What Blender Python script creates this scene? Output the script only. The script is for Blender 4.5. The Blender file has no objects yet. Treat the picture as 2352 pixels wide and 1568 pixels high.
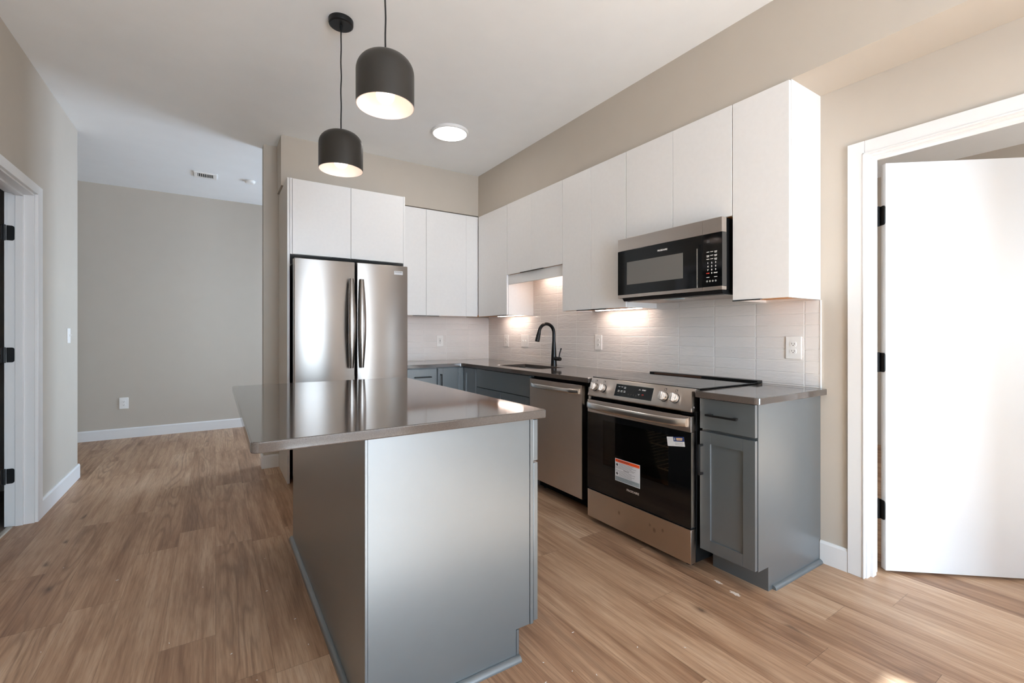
import bpy, bmesh, math, random
from mathutils import Vector, Matrix
random.seed(7)
S = bpy.context.scene
COL = S.collection
PI = math.pi

# ------------------------------------------------------------------ camera
FPX, CXP, HYP, CH, YAW = 1048.8, 1175.5, 766.25, 1.195, 0.5756
cam = bpy.data.cameras.new('camera'); camo = bpy.data.objects.new('camera', cam); COL.objects.link(camo)
cam.sensor_fit = 'HORIZONTAL'; cam.sensor_width = 36.0
cam.lens = 36.0 * FPX / 2352
cam.shift_x = (1176 - CXP) / 2352
cam.shift_y = (HYP - 784) / 2352
cam.clip_start = 0.02
camo.location = (0, 0, CH); camo.rotation_euler = (PI / 2, 0, -YAW)
S.camera = camo

# ------------------------------------------------------------------ view, world, sun, daylight
S.view_settings.view_transform = 'Standard'
S.view_settings.look = 'None'
S.view_settings.gamma = 1.0
S.view_settings.use_curve_mapping = False
S.view_settings.exposure = 0.33
try:
    cy = S.cycles
    cy.max_bounces = 14; cy.diffuse_bounces = 8; cy.glossy_bounces = 6; cy.transparent_max_bounces = 12
    cy.sample_clamp_indirect = 6.0
    cy.caustics_reflective = False; cy.caustics_refractive = False
    cy.use_denoising = True
except Exception:
    pass
W = bpy.data.worlds.new('daylight_sky'); S.world = W; W.use_nodes = True
wn = W.node_tree.nodes; wl = W.node_tree.links
bg = wn['Background']
tcw = wn.new('ShaderNodeTexCoord'); sx = wn.new('ShaderNodeSeparateXYZ'); rw = wn.new('ShaderNodeValToRGB')
wl.new(tcw.outputs['Generated'], sx.inputs[0]); wl.new(sx.outputs['Z'], rw.inputs[0])
rw.color_ramp.elements[0].position = 0.0; rw.color_ramp.elements[0].color = (0.62, 0.74, 0.88, 1)
rw.color_ramp.elements[1].position = 0.6; rw.color_ramp.elements[1].color = (0.50, 0.72, 1.0, 1)
e = rw.color_ramp.elements.new(0.05); e.color = (0.70, 0.86, 1.0, 1)
wl.new(rw.outputs[0], bg.inputs['Color'])
bg.inputs['Strength'].default_value = 16.0

sun = bpy.data.lights.new('sun', 'SUN'); suno = bpy.data.objects.new('sun', sun); COL.objects.link(suno)
sun.energy = 68.0; sun.angle = math.radians(1.2); sun.color = (0.64, 0.84, 1.0)
suno.location = (0.6, -8, 6)
suno.rotation_euler = (math.radians(90 - 36.0), 0, math.radians(-3.15))       # shines toward +Y, 35.6 degrees up

def portal(name, loc, rot, sx_, sy_):
    L = bpy.data.lights.new(name, 'AREA'); L.shape = 'RECTANGLE'; L.size = sx_; L.size_y = sy_
    L.cycles.is_portal = True
    o = bpy.data.objects.new(name, L); COL.objects.link(o); o.location = loc; o.rotation_euler = rot
    return o
portal('living_window_portal', (.975, -2.74, 1.26), (PI / 2, 0, 0), 1.77, 2.34)
portal('bedroom_window_portal', (4.3, -2.74, 1.45), (PI / 2, 0, 0), 2.0, 1.0)
portal('hall_window_portal', (3.14, 5.75, 1.45), (PI / 2, 0, PI / 2), 1.5, 1.7)
hl = bpy.data.lights.new('hall_window_daylight', 'AREA'); hl.shape = 'RECTANGLE'; hl.size = 1.5; hl.size_y = 1.7
hl.energy = 28; hl.color = (0.32, 0.60, 1.0)
hlo = bpy.data.objects.new('hall_window_daylight', hl); COL.objects.link(hlo); hlo.location = (3.2, 5.75, 1.45); hlo.rotation_euler = (PI / 2, 0, PI / 2)

# ------------------------------------------------------------------ materials
def lin(c):
    c = c / 255.0
    return c / 12.92 if c <= 0.04045 else ((c + 0.055) / 1.055) ** 2.4
def rgb(r, g, b): return (lin(r), lin(g), lin(b), 1.0)
M = {}
class NT:
    def __init__(s, m): s.m = m; s.t = m.node_tree; s.n = s.t.nodes; s.l = s.t.links
    def new(s, k, **kw):
        n = s.n.new('ShaderNode' + k)
        for a, v in kw.items(): setattr(n, a, v)
        return n
    def put(s, sock, v):
        if hasattr(v, 'is_output') or isinstance(v, bpy.types.NodeSocket): s.l.new(v, sock)
        elif v is not None: sock.default_value = v
    def math(s, op, a, b=None, c=None, clamp=False):
        n = s.new('Math', operation=op); n.use_clamp = clamp
        s.put(n.inputs[0], a)
        if b is not None: s.put(n.inputs[1], b)
        if c is not None: s.put(n.inputs[2], c)
        return n.outputs[0]
    def mix(s, f, a, b, mode='MIX'):
        n = s.new('Mix', data_type='RGBA', blend_type=mode)
        s.put(n.inputs[0], f); s.put(n.inputs[6], a); s.put(n.inputs[7], b)
        return n.outputs[2]
    def xyz(s, x, y, z):
        n = s.new('CombineXYZ'); s.put(n.inputs[0], x); s.put(n.inputs[1], y); s.put(n.inputs[2], z); return n.outputs[0]
    def noise(s, vec, scale, detail=2.0, rough=0.5, dist=0.0):
        n = s.new('TexNoise'); s.put(n.inputs['Vector'], vec); n.inputs['Scale'].default_value = scale
        n.inputs['Detail'].default_value = detail; n.inputs['Roughness'].default_value = rough
        n.inputs['Distortion'].default_value = dist
        return n.outputs['Fac']
    def ramp(s, fac, stops):
        n = s.new('ValToRGB'); s.put(n.inputs[0], fac); e = n.color_ramp.elements
        e[0].position, e[0].color = stops[0]; e[1].position, e[1].color = stops[-1]
        for p, c in stops[1:-1]:
            q = e.new(p); q.color = c
        return n.outputs[0]
    def bump(s, h, strength, dist):
        n = s.new('Bump'); n.inputs['Strength'].default_value = strength; n.inputs['Distance'].default_value = dist
        s.put(n.inputs['Height'], h); return n.outputs[0]
def mat(name, col, rough=0.5, metal=0.0, spec=0.5, bump=None, var=0.03, vscale=6.0, coat=0.0, coatr=0.04, emis=None, estr=0.0, aniso=0.0):
    m = bpy.data.materials.new(name); m.use_nodes = True; M[name] = m
    t = NT(m); b = t.n['Principled BSDF']
    tc = t.new('TexCoord').outputs['Object']
    nz = t.noise(tc, vscale, 3.0)
    lo = tuple(max(0, c * (1 - var)) for c in col[:3]) + (1,); hi = tuple(min(1, c * (1 + var)) for c in col[:3]) + (1,)
    t.put(b.inputs['Base Color'], t.ramp(nz, [(0.3, lo), (0.7, hi)]))
    b.inputs['Roughness'].default_value = rough; b.inputs['Metallic'].default_value = metal
    b.inputs['Specular IOR Level'].default_value = spec
    if coat: b.inputs['Coat Weight'].default_value = coat; b.inputs['Coat Roughness'].default_value = coatr
    if bump:
        t.put(b.inputs['Normal'], t.bump(t.noise(tc, bump[0], 3.0), bump[1], bump[2]))
    if aniso:
        b.inputs['Anisotropic'].default_value = aniso
        t.put(b.inputs['Tangent'], t.xyz(0.0, 0.0, 1.0))
    if emis:
        b.inputs['Emission Color'].default_value = emis; b.inputs['Emission Strength'].default_value = estr
    return m
WALLC = rgb(192, 183, 171)
mat('wall_paint', WALLC, 0.75, spec=0.25, bump=(260, 0.06, 0.002), var=0.012)
mat('ceiling_paint', rgb(243, 245, 246), 0.85, spec=0.2, bump=(180, 0.05, 0.002), var=0.01)
mat('trim_white', rgb(228, 227, 226), 0.35, var=0.01)
mat('cabinet_white', rgb(234, 232, 230), 0.38, var=0.012, vscale=40)
mat('cabinet_grey', rgb(79, 85, 88), 0.38, spec=1.0, var=0.02, vscale=20, coat=1.0, coatr=0.30)
mat('door_white', rgb(226, 226, 226), 0.4, var=0.008)
mat('panel_beige', rgb(204, 195, 184), 0.5, var=0.01)
mat('birch_ply', rgb(205, 140, 70), 0.5, var=0.1, vscale=12)
mat('black_metal', rgb(9, 9, 9), 0.30, spec=0.35)
mat('matte_black', rgb(15, 15, 15), 0.42, spec=0.35)
mat('black_plastic', rgb(16, 16, 17), 0.4)
mat('black_glass', rgb(10, 10, 11), 0.06, spec=0.55)
mat('cooktop_glass', rgb(14, 14, 15), 0.05, spec=0.6)
mat('gap_black', rgb(8, 8, 8), 0.8, spec=0.2)
mat('shade_bronze', rgb(50, 47, 43), 0.38, metal=0.35, bump=(900, 0.08, 0.001))
mat('shade_inner', rgb(246, 236, 230), 0.6)
mat('plastic_white', rgb(240, 238, 235), 0.35)
mat('slot_dark', rgb(50, 46, 44), 0.6)
mat('stainless_fridge', rgb(178, 171, 165), 0.36, metal=1.0, aniso=0.9, var=0.02, vscale=3)
mat('stainless', rgb(216, 206, 198), 0.34, metal=1.0, aniso=0.9, var=0.02, vscale=3)
mat('stainless_handle', rgb(212, 206, 200), 0.26, metal=1.0, var=0.01)
mat('handle_steel', rgb(150, 143, 138), 0.24, metal=1.0, var=0.01)
mat('sink_steel', rgb(190, 186, 182), 0.3, metal=1.0)
mat('chrome_knob', rgb(235, 230, 226), 0.22, metal=0.9)
mat('window_mesh', rgb(112, 110, 106), 0.25, spec=0.5, var=0.25, vscale=1500)
mat('filter_mesh', rgb(175, 165, 158), 0.45, metal=0.7, var=0.3, vscale=500)
mat('fridge_side', rgb(70, 67, 64), 0.45, metal=0.3)
mat('print_white', rgb(235, 232, 228), 0.5)
mat('print_grey', rgb(150, 150, 148), 0.5)
mat('print_dark', rgb(60, 60, 62), 0.5)
mat('print_red', rgb(205, 60, 45), 0.5)
mat('label_white', rgb(214, 214, 216), 0.5)
mat('label_orange', rgb(236, 84, 30), 0.5)
mat('label_blue', rgb(24, 48, 110), 0.5)
mat('label_grey', rgb(150, 160, 164), 0.5)
mat('logo_grey', rgb(172, 158, 148), 0.5)
mat('label_cream', rgb(245, 205, 150), 0.5)
mat('paint_speck', rgb(212, 196, 182), 0.7)
mat('vinyl_grey', rgb(118, 106, 98), 0.5, var=0.15)
mat('threshold_strip', rgb(190, 184, 172), 0.35, metal=0.3)
mat('oven_enamel', rgb(62, 58, 54), 0.4)
mat('rack_wire', rgb(236, 226, 208), 0.35, metal=0.0)
mat('vent_brown', rgb(96, 66, 50), 0.5)
mat('vent_dark', rgb(20, 20, 20), 0.8)
mat('bulb_glow', rgb(255, 240, 224), 0.4, emis=(1.0, 0.87, 0.79, 1), estr=3.0)
mat('disc_glow', rgb(255, 252, 248), 0.4, emis=(1.0, 0.95, 0.90, 1), estr=12.0)
mat('strip_glow', rgb(255, 245, 235), 0.4, emis=(1.0, 0.82, 0.72, 1), estr=25.0)
mat('lens_blue_reflection', rgb(170, 200, 210), 0.15, spec=0.6)  # unlit lens, the bluish reflection on it is put into its colour

def quartz():
    m = mat('quartz_brown', rgb(92, 83, 78), 0.09, spec=0.6)
    t = NT(m); b = t.n['Principled BSDF']; tc = t.new('TexCoord').outputs['Object']
    n = t.noise(tc, 420, 2.0, 0.6)
    t.put(b.inputs['Base Color'], t.ramp(n, [(0.25, rgb(74, 67, 62)), (0.55, rgb(84, 76, 71)), (0.72, rgb(94, 86, 80)), (0.8, rgb(112, 104, 98))]))
    b.inputs['Coat Weight'].default_value = 0.35; b.inputs['Coat Roughness'].default_value = 0.06
quartz()
def oak():
    m = bpy.data.materials.new('oak_plank'); m.use_nodes = True; M['oak_plank'] = m
    t = NT(m); b = t.n['Principled BSDF']; tc = t.new('TexCoord').outputs['Object']
    s = t.new('SeparateXYZ'); t.put(s.inputs[0], tc); X, Y = s.outputs[0], s.outputs[1]
    w, L = 0.178, 1.22
    u = t.math('DIVIDE', t.math('ADD', X, 40.05), w); row = t.math('FLOOR', u); fu = t.math('FRACT', u)
    wn1 = t.new('TexWhiteNoise', noise_dimensions='1D'); t.put(wn1.inputs['W'], row)
    v = t.math('ADD', t.math('DIVIDE', t.math('ADD', Y, 40.0), L), wn1.outputs['Value'])
    colr = t.math('FLOOR', v); fv = t.math('FRACT', v)
    wn2 = t.new('TexWhiteNoise', noise_dimensions='2D'); t.put(wn2.inputs['Vector'], t.xyz(row, colr, 0.0))
    rnd = wn2.outputs['Value']; rc = t.new('SeparateColor'); t.put(rc.inputs[0], wn2.outputs['Color'])
    ox = t.math('MULTIPLY', rc.outputs[0], 53.0); oy = t.math('MULTIPLY', rc.outputs[1], 71.0)
    # broad figure, running with the plank
    gx = t.math('ADD', X, ox); gy = t.math('ADD', Y, oy)
    v1 = t.xyz(t.math('MULTIPLY', gx, 9.0), t.math('MULTIPLY', gy, 1.1), 0.0)
    n1 = t.noise(v1, 1.0, 4.0, 0.55, 0.6)
    # cathedral rings
    jit = t.noise(t.xyz(t.math('MULTIPLY', gx, 70.0), t.math('MULTIPLY', gy, 5.0), 1.0), 1.0, 2.0)
    rn = t.noise(t.xyz(t.math('MULTIPLY', gx, 6.0), t.math('MULTIPLY', gy, 0.55), 3.1), 1.0, 1.5, 0.45, 0.15)
    rn = t.math('MULTIPLY_ADD', jit, 0.025, rn)
    ring = t.math('SINE', t.math('MULTIPLY', rn, 105.0))
    ring = t.math('MULTIPLY_ADD', ring, 0.5, 0.5)
    cen = t.math('SUBTRACT', 1.0, t.math('ABSOLUTE', t.math('MULTIPLY_ADD', fu, 2.0, -1.0)))
    ringm = t.math('MULTIPLY', t.math('POWER', ring, 3.5), t.math('MULTIPLY', t.math('POWER', cen, 0.6), t.math('MULTIPLY_ADD', t.math('GREATER_THAN', rc.outputs[2], 0.5), 0.75, 0.2)))
    # fine pores
    v2 = t.xyz(t.math('MULTIPLY', gx, 170.0), t.math('MULTIPLY', gy, 7.0), 0.0)
    n2 = t.noise(v2, 1.0, 4.0, 0.65)
    # knots
    vo = t.new('TexVoronoi', feature='F1'); vo.inputs['Scale'].default_value = 1.0
    kn = t.noise(t.xyz(t.math('MULTIPLY', gx, 7.0), t.math('MULTIPLY', gy, 7.0), 0.0), 1.0, 2.0)
    t.put(vo.inputs['Vector'], t.xyz(t.math('MULTIPLY_ADD', kn, 0.35, t.math('MULTIPLY', gx, 4.6)), t.math('MULTIPLY_ADD', kn, 0.3, t.math('MULTIPLY', gy, 1.7)), 0.0))
    kd = t.new('MapRange'); t.put(kd.inputs['Value'], vo.outputs['Distance'])
    kd.inputs['From Min'].default_value = 0.015; kd.inputs['From Max'].default_value = 0.12
    kd.inputs['To Min'].default_value = 1.0; kd.inputs['To Max'].default_value = 0.0
    knot = t.math('POWER', kd.outputs[0], 1.6)
    kc = t.new('SeparateColor'); t.put(kc.inputs[0], vo.outputs['Color'])
    knot = t.math('MULTIPLY', knot, t.math('GREATER_THAN', kc.outputs[0], 0.45))
    n3 = t.noise(t.xyz(t.math('MULTIPLY', gx, 48.0), t.math('MULTIPLY', gy, 1.25), 5.0), 1.0, 6.0, 0.7, 0.25)
    n1 = t.math('MULTIPLY_ADD', t.math('SUBTRACT', n3, 0.5), 0.85, n1)
    tone = t.math('MULTIPLY_ADD', t.math('SUBTRACT', rnd, 0.5), 0.24, n1)
    base = t.ramp(tone, [(0.14, rgb(116, 83, 60)), (0.36, rgb(158, 121, 93)), (0.58, rgb(184, 149, 119)), (0.86, rgb(206, 174, 145))])
    c = t.mix(t.math('MULTIPLY', ringm, 0.62), base, rgb(124, 92, 70))
    c = t.mix(t.math('MULTIPLY', t.ramp(n2, [(0.45, (0, 0, 0, 1)), (0.75, (1, 1, 1, 1))]), 0.45), c, rgb(108, 78, 56))
    c = t.mix(t.math('MULTIPLY', knot, 0.75), c, rgb(72, 50, 38))
    sx1 = t.math('LESS_THAN', fu, 0.008); sx2 = t.math('LESS_THAN', fv, 0.0016)
    seam = t.math('MAXIMUM', sx1, sx2)
    c = t.mix(t.math('MULTIPLY', seam, 0.5), c, rgb(78, 58, 44))
    t.put(b.inputs['Base Color'], c)
    t.put(b.inputs['Roughness'], t.math('MULTIPLY_ADD', n2, 0.14, 0.36))
    b.inputs['Specular IOR Level'].default_value = 0.4
    h = t.math('SUBTRACT', t.math('MULTIPLY', n2, 0.3), seam)
    t.put(b.inputs['Normal'], t.bump(h, 0.25, 0.0012))
oak()
def tile(name, axis, off):
    m = bpy.data.materials.new(name); m.use_nodes = True; M[name] = m
    t = NT(m); b = t.n['Principled BSDF']; tc = t.new('TexCoord').outputs['Object']
    s = t.new('SeparateXYZ'); t.put(s.inputs[0], tc)
    A = s.outputs['XYZ'.index(axis)]; Z = s.outputs[2]
    tw, th = 0.2645, 0.0648
    u = t.math('DIVIDE', t.math('ADD', A, 20 * tw - off), tw); v = t.math('DIVIDE', t.math('SUBTRACT', Z, 0.9165 - 0.0648), th)
    iu, iv = t.math('FLOOR', u), t.math('FLOOR', v); fu, fv = t.math('FRACT', u), t.math('FRACT', v)
    du = t.math('MULTIPLY', t.math('MINIMUM', fu, t.math('SUBTRACT', 1.0, fu)), tw)
    dv = t.math('MULTIPLY', t.math('MINIMUM', fv, t.math('SUBTRACT', 1.0, fv)), th)
    d = t.math('MINIMUM', du, dv)
    mr = t.new('MapRange'); t.put(mr.inputs['Value'], d); mr.inputs['From Min'].default_value = 0.0006; mr.inputs['From Max'].default_value = 0.0013
    body = mr.outputs[0]
    wn2 = t.new('TexWhiteNoise', noise_dimensions='2D'); t.put(wn2.inputs['Vector'], t.xyz(iu, iv, 0.0))
    rnd = wn2.outputs['Value']
    o1 = t.math('MULTIPLY', rnd, 37.0)
    wav = t.noise(t.xyz(t.math('MULTIPLY', t.math('ADD', A, o1), 11.0), t.math('MULTIPLY', Z, 42.0), o1), 1.0, 2.0, 0.5, 0.8)
    c = t.mix(rnd, rgb(228, 223, 219), rgb(233, 228, 224))
    c = t.mix(body, rgb(248, 246, 243), c)
    t.put(b.inputs['Base Color'], c)
    t.put(b.inputs['Roughness'], t.math('MULTIPLY_ADD', body, -0.50, 0.68))
    edge = t.new('MapRange', interpolation_type='SMOOTHSTEP'); t.put(edge.inputs['Value'], d); edge.inputs['From Min'].default_value = 0.0006; edge.inputs['From Max'].default_value = 0.0035
    h = t.math('ADD', t.math('MULTIPLY', wav, 0.75), t.math('MULTIPLY', edge.outputs[0], 0.5))
    t.put(b.inputs['Normal'], t.bump(h, 0.65, 0.0048))
tile('tile_side', 'Y', 1.204)
tile('tile_back', 'X', 2.655)
def smudged():
    m = mat('stainless_smudged', rgb(205, 192, 180), 0.32, metal=1.0, aniso=0.7, var=0.02, vscale=3)
    t = NT(m); b = t.n['Principled BSDF']; tc = t.new('TexCoord').outputs['Object']
    base = b.inputs['Base Color'].links[0].from_socket
    s = t.new('SeparateXYZ'); t.put(s.inputs[0], tc)
    k = 0.0
    nz = t.noise(tc, 60, 2.0)
    for (y, z, r, a) in ((1.918, .137, .011, .8), (1.690, .146, .009, .7), (1.660, .128, .012, .8), (1.605, .146, .009, .8)):
        dy = t.math('DIVIDE', t.math('SUBTRACT', s.outputs[1], y - 1.81), r); dz = t.math('DIVIDE', t.math('SUBTRACT', s.outputs[2], z), r * 1.3)
        d = t.math('ADD', t.math('MULTIPLY', dy, dy), t.math('MULTIPLY', dz, dz))
        q = t.math('SUBTRACT', 1.0, t.math('MULTIPLY', d, t.math('MULTIPLY_ADD', nz, 1.6, .2)), clamp=True)
        k = t.math('MAXIMUM', k, t.math('MULTIPLY', q, a))
    t.put(b.inputs['Base Color'], t.mix(t.math('MULTIPLY', k, 0.6), base, rgb(92, 74, 62)))
smudged()
def tinted():
    m = bpy.data.materials.new('oven_window_glass'); m.use_nodes = True; M['oven_window_glass'] = m
    t = NT(m); t.n.remove(t.n['Principled BSDF']); out = t.n['Material Output']
    tr = t.new('BsdfTransparent'); tr.inputs[0].default_value = (0.62, 0.56, 0.48, 1)
    gl = t.new('BsdfGlossy'); gl.inputs['Roughness'].default_value = 0.03
    fr = t.new('Fresnel'); fr.inputs[0].default_value = 1.5
    nz = t.noise(t.new('TexCoord').outputs['Object'], 8.0)
    t.put(gl.inputs[0], t.ramp(nz, [(0.2, (0.92, 0.92, 0.92, 1)), (0.8, (1, 1, 1, 1))]))
    mx = t.new('MixShader'); t.put(mx.inputs[0], fr.outputs[0]); t.put(mx.inputs[1], tr.outputs[0]); t.put(mx.inputs[2], gl.outputs[0])
    t.put(out.inputs[0], mx.outputs[0])
tinted()

# ------------------------------------------------------------------ geometry helpers
class G:
    """collects shapes for ONE part"""
    def __init__(s): s.bm = bmesh.new()
    def box(s, x0, x1, y0, y1, z0, z1, bev=0.0, seg=2):
        r = bmesh.ops.create_cube(s.bm, size=1.0); vs = r['verts']
        for v in vs:
            v.co = Vector((x0 if v.co.x < 0 else x1, y0 if v.co.y < 0 else y1, z0 if v.co.z < 0 else z1))
        if bev > 0:
            es = list({e for v in vs for e in v.link_edges})
            bmesh.ops.bevel(s.bm, geom=es, offset=bev, segments=seg, profile=0.5, affect='EDGES')
        return s
    def prism(s, pts, axis, a, b, bev=0.0):
        """extrude a polygon: axis 'x' pts=(y,z); 'y' pts=(x,z); 'z' pts=(x,y)"""
        def mk(p, k): return {'x': (k, p[0], p[1]), 'y': (p[0], k, p[1]), 'z': (p[0], p[1], k)}[axis]
        A = [s.bm.verts.new(mk(p, a)) for p in pts]; B = [s.bm.verts.new(mk(p, b)) for p in pts]
        n = len(pts); fs = [s.bm.faces.new(A), s.bm.faces.new(B)]
        for i in range(n): fs.append(s.bm.faces.new((A[i], A[(i + 1) % n], B[(i + 1) % n], B[i])))
        bmesh.ops.recalc_face_normals(s.bm, faces=fs)
        if bev > 0:
            bmesh.ops.bevel(s.bm, geom=list({e for f in fs for e in f.edges}), offset=bev, segments=2, profile=0.5, affect='EDGES')
        return s
    def cyl(s, p0, p1, r0, r1=None, seg=24, cap=True):
        p0, p1 = Vector(p0), Vector(p1); r1 = r0 if r1 is None else r1
        return s.loft([(p0, r0), (p1, r1)], seg, cap)
    def loft(s, rings, seg=24, cap=True):
        """rings: (centre, radius) along a path"""
        pts = [Vector(p) for p, r in rings]; allr = []; up = None
        for i, (p, r) in enumerate(rings):
            d = (pts[min(i + 1, len(pts) - 1)] - pts[max(i - 1, 0)])
            d = d.normalized() if d.length > 1e-9 else Vector((0, 0, 1))
            if up is None:
                up = Vector((0, 0, 1)) if abs(d.z) < 0.9 else Vector((1, 0, 0))
            a = (up - d * up.dot(d)).normalized(); b = d.cross(a); up = a
            allr.append([s.bm.verts.new(Vector(p) + (a * math.cos(2 * PI * k / seg) + b * math.sin(2 * PI * k / seg)) * r) for k in range(seg)])
        fs = []
        for i in range(len(allr) - 1):
            for k in range(seg):
                fs.append(s.bm.faces.new((allr[i][k], allr[i][(k + 1) % seg], allr[i + 1][(k + 1) % seg], allr[i + 1][k])))
        if cap: fs += [s.bm.faces.new(allr[0][::-1]), s.bm.faces.new(allr[-1])]
        bmesh.ops.recalc_face_normals(s.bm, faces=fs)
        return s
    def lathe(s, prof, c=(0, 0, 0), seg=48):
        """prof: (radius, z) list turned about z"""
        rings = []; fs = []
        for r, z in prof:
            if r < 1e-6: rings.append([s.bm.verts.new((c[0], c[1], c[2] + z))])
            else: rings.append([s.bm.verts.new((c[0] + r * math.cos(2 * PI * k / seg), c[1] + r * math.sin(2 * PI * k / seg), c[2] + z)) for k in range(seg)])
        for a, b in zip(rings, rings[1:]):
            for k in range(seg):
                k2 = (k + 1) % seg
                q = [a[k % len(a)], a[k2 % len(a)], b[k2 % len(b)], b[k % len(b)]]
                q2 = []
                for v in q:
                    if v not in q2: q2.append(v)
                if len(q2) >= 3: fs.append(s.bm.faces.new(q2))
        bmesh.ops.recalc_face_normals(s.bm, faces=fs)
        return s
    def slab(s, xs, ys, keep, z0, z1, bev=0.003, rounds=()):
        """slab made of the kept grid cells, one skin, edges eased; rounds: (x, y, radius) corners"""
        V = {}
        def v(i, j, z):
            k = (i, j, z)
            if k not in V: V[k] = s.bm.verts.new((xs[i], ys[j], z))
            return V[k]
        nx, ny = len(xs) - 1, len(ys) - 1; K = {(i, j) for i in range(nx) for j in range(ny) if keep(i, j)}
        fs = []
        for (i, j) in K:
            fs.append(s.bm.faces.new((v(i, j, z1), v(i + 1, j, z1), v(i + 1, j + 1, z1), v(i, j + 1, z1))))
            fs.append(s.bm.faces.new((v(i, j, z0), v(i, j + 1, z0), v(i + 1, j + 1, z0), v(i + 1, j, z0))))
            for di, dj, a, b in ((-1, 0, (i, j + 1), (i, j)), (1, 0, (i + 1, j), (i + 1, j + 1)), (0, -1, (i, j), (i + 1, j)), (0, 1, (i + 1, j + 1), (i, j + 1))):
                if (i + di, j + dj) not in K:
                    fs.append(s.bm.faces.new((v(*a, z0), v(*b, z0), v(*b, z1), v(*a, z1))))
        bmesh.ops.dissolve_limit(s.bm, angle_limit=0.01, verts=s.bm.verts[:], edges=s.bm.edges[:])
        for (x, y, r) in rounds:
            es = [e for e in s.bm.edges if all(abs(q.co.x - x) < 1e-5 and abs(q.co.y - y) < 1e-5 for q in e.verts)]
            bmesh.ops.bevel(s.bm, geom=es, offset=r, segments=6, profile=0.5, affect='EDGES')
        if bev:
            es = [e for e in s.bm.edges if len(e.link_faces) == 2 and e.calc_face_angle(0) > 1.2 and abs(e.verts[0].co.z - e.verts[1].co.z) < 1e-6]
            bmesh.ops.bevel(s.bm, geom=es, offset=bev, segments=2, profile=0.5, affect='EDGES')
        return s
    def shaker(s, ax, a0, a1, z0, z1, f, t=0.019, rail=0.057, rec=0.009):
        """recessed-panel door. ax '-x': front plane X=f facing -X (a=Y); '-y': front Y=f facing -Y (a=X); '+x'"""
        def bx(p0, p1, q0, q1, d0, d1, bev):
            if ax == '-x': s.box(f + d0, f + d1, p0, p1, q0, q1, bev)
            elif ax == '+x': s.box(f - d1, f - d0, p0, p1, q0, q1, bev)
            else: s.box(p0, p1, f + d0, f + d1, q0, q1, bev)
        B = 0.0012
        bx(a0, a0 + rail, z0, z1, 0, t, B); bx(a1 - rail, a1, z0, z1, 0, t, B)
        bx(a0 + rail, a1 - rail, z0, z0 + rail, 0, t, 0); bx(a0 + rail, a1 - rail, z1 - rail, z1, 0, t, 0)
        bx(a0 + rail - .002, a1 - rail + .002, z0 + rail - .002, z1 - rail + .002, rec, t - .002, 0)
        return s
def link(name, bm, m, parent, off=(0, 0, 0), smooth=20):
    me = bpy.data.meshes.new(name)
    bmesh.ops.translate(bm, verts=bm.verts, vec=-Vector(off))
    bm.to_mesh(me); bm.free()
    me.materials.append(M[m])
    me.shade_smooth(); me.set_sharp_from_angle(angle=math.radians(smooth))
    o = bpy.data.objects.new(name, me); COL.objects.link(o)
    if parent: o.parent = parent
    return o
def thing(name, label, cat, loc=(0, 0, 0), rotz=0.0, group=None, local=False):
    """Empty at the base of the thing. local=False: its parts are given in world coordinates"""
    o = bpy.data.objects.new(name, None); COL.objects.link(o); o.empty_display_size = 0.1
    o.location = loc; o.rotation_euler = (0, 0, rotz)
    o['label'] = label; o['category'] = cat
    if group: o['group'] = group
    o['_off'] = (0.0, 0.0, 0.0) if local else tuple(float(c) for c in loc)
    return o
def part(name, g, m, root, sub=None, label=None):
    o = link(name, g.bm, m, sub or root, tuple(root['_off']))
    if label: o['label'] = label
    return o
def single(name, g, m, label, cat, loc=(0, 0, 0), group=None):
    o = link(name, g.bm, m, None, loc); o.location = loc
    o['label'] = label; o['category'] = cat
    if group: o['group'] = group
    return o
def struct(name, g, m, label=None, parent=None, cat=None):
    o = link(name, g.bm, m, parent)
    if not parent:
        o['kind'] = 'structure'; o['category'] = cat or name.split('_')[0]
    if label: o['label'] = label
    return o
def copy_tree(o, parent=None):
    c = o.copy(); COL.objects.link(c)
    if parent: c.parent = parent
    for ch in list(o.children): copy_tree(ch, c)
    return c
def text(body, size, mtx, m, root, name, sub=None, depth=0.0003, bold=0.0, width=None, align='CENTER'):
    cu = bpy.data.curves.new(name, 'FONT'); cu.body = body; cu.size = size; cu.align_x = align; cu.align_y = 'CENTER'
    cu.extrude = depth; cu.offset = bold; cu.resolution_u = 3
    to = bpy.data.objects.new(name, cu); COL.objects.link(to)
    bpy.context.view_layer.update()
    me = bpy.data.meshes.new_from_object(to.evaluated_get(bpy.context.evaluated_depsgraph_get()))
    bpy.data.objects.remove(to); bpy.data.curves.remove(cu)
    if width:
        xs = [v.co.x for v in me.vertices]; k = width / max(1e-6, max(xs) - min(xs))
        me.transform(Matrix.Diagonal((k, 1, 1, 1)))
    me.transform(mtx); me.transform(Matrix.Translation(-Vector(root['_off'])))
    me.materials.clear(); me.materials.append(M[m]); me.name = name
    o = bpy.data.objects.new(name, me); COL.objects.link(o); o.parent = sub or root
    return o
def face_mx(x, y, z):      # plane facing -X
    return Matrix(((0, 0, -1, x), (-1, 0, 0, y), (0, 1, 0, z), (0, 0, 0, 1)))
def face_my(x, y, z):      # plane facing -Y
    return Matrix(((1, 0, 0, x), (0, 0, -1, y), (0, 1, 0, z), (0, 0, 0, 1)))

H = 2.878; XW = 2.668
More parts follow.
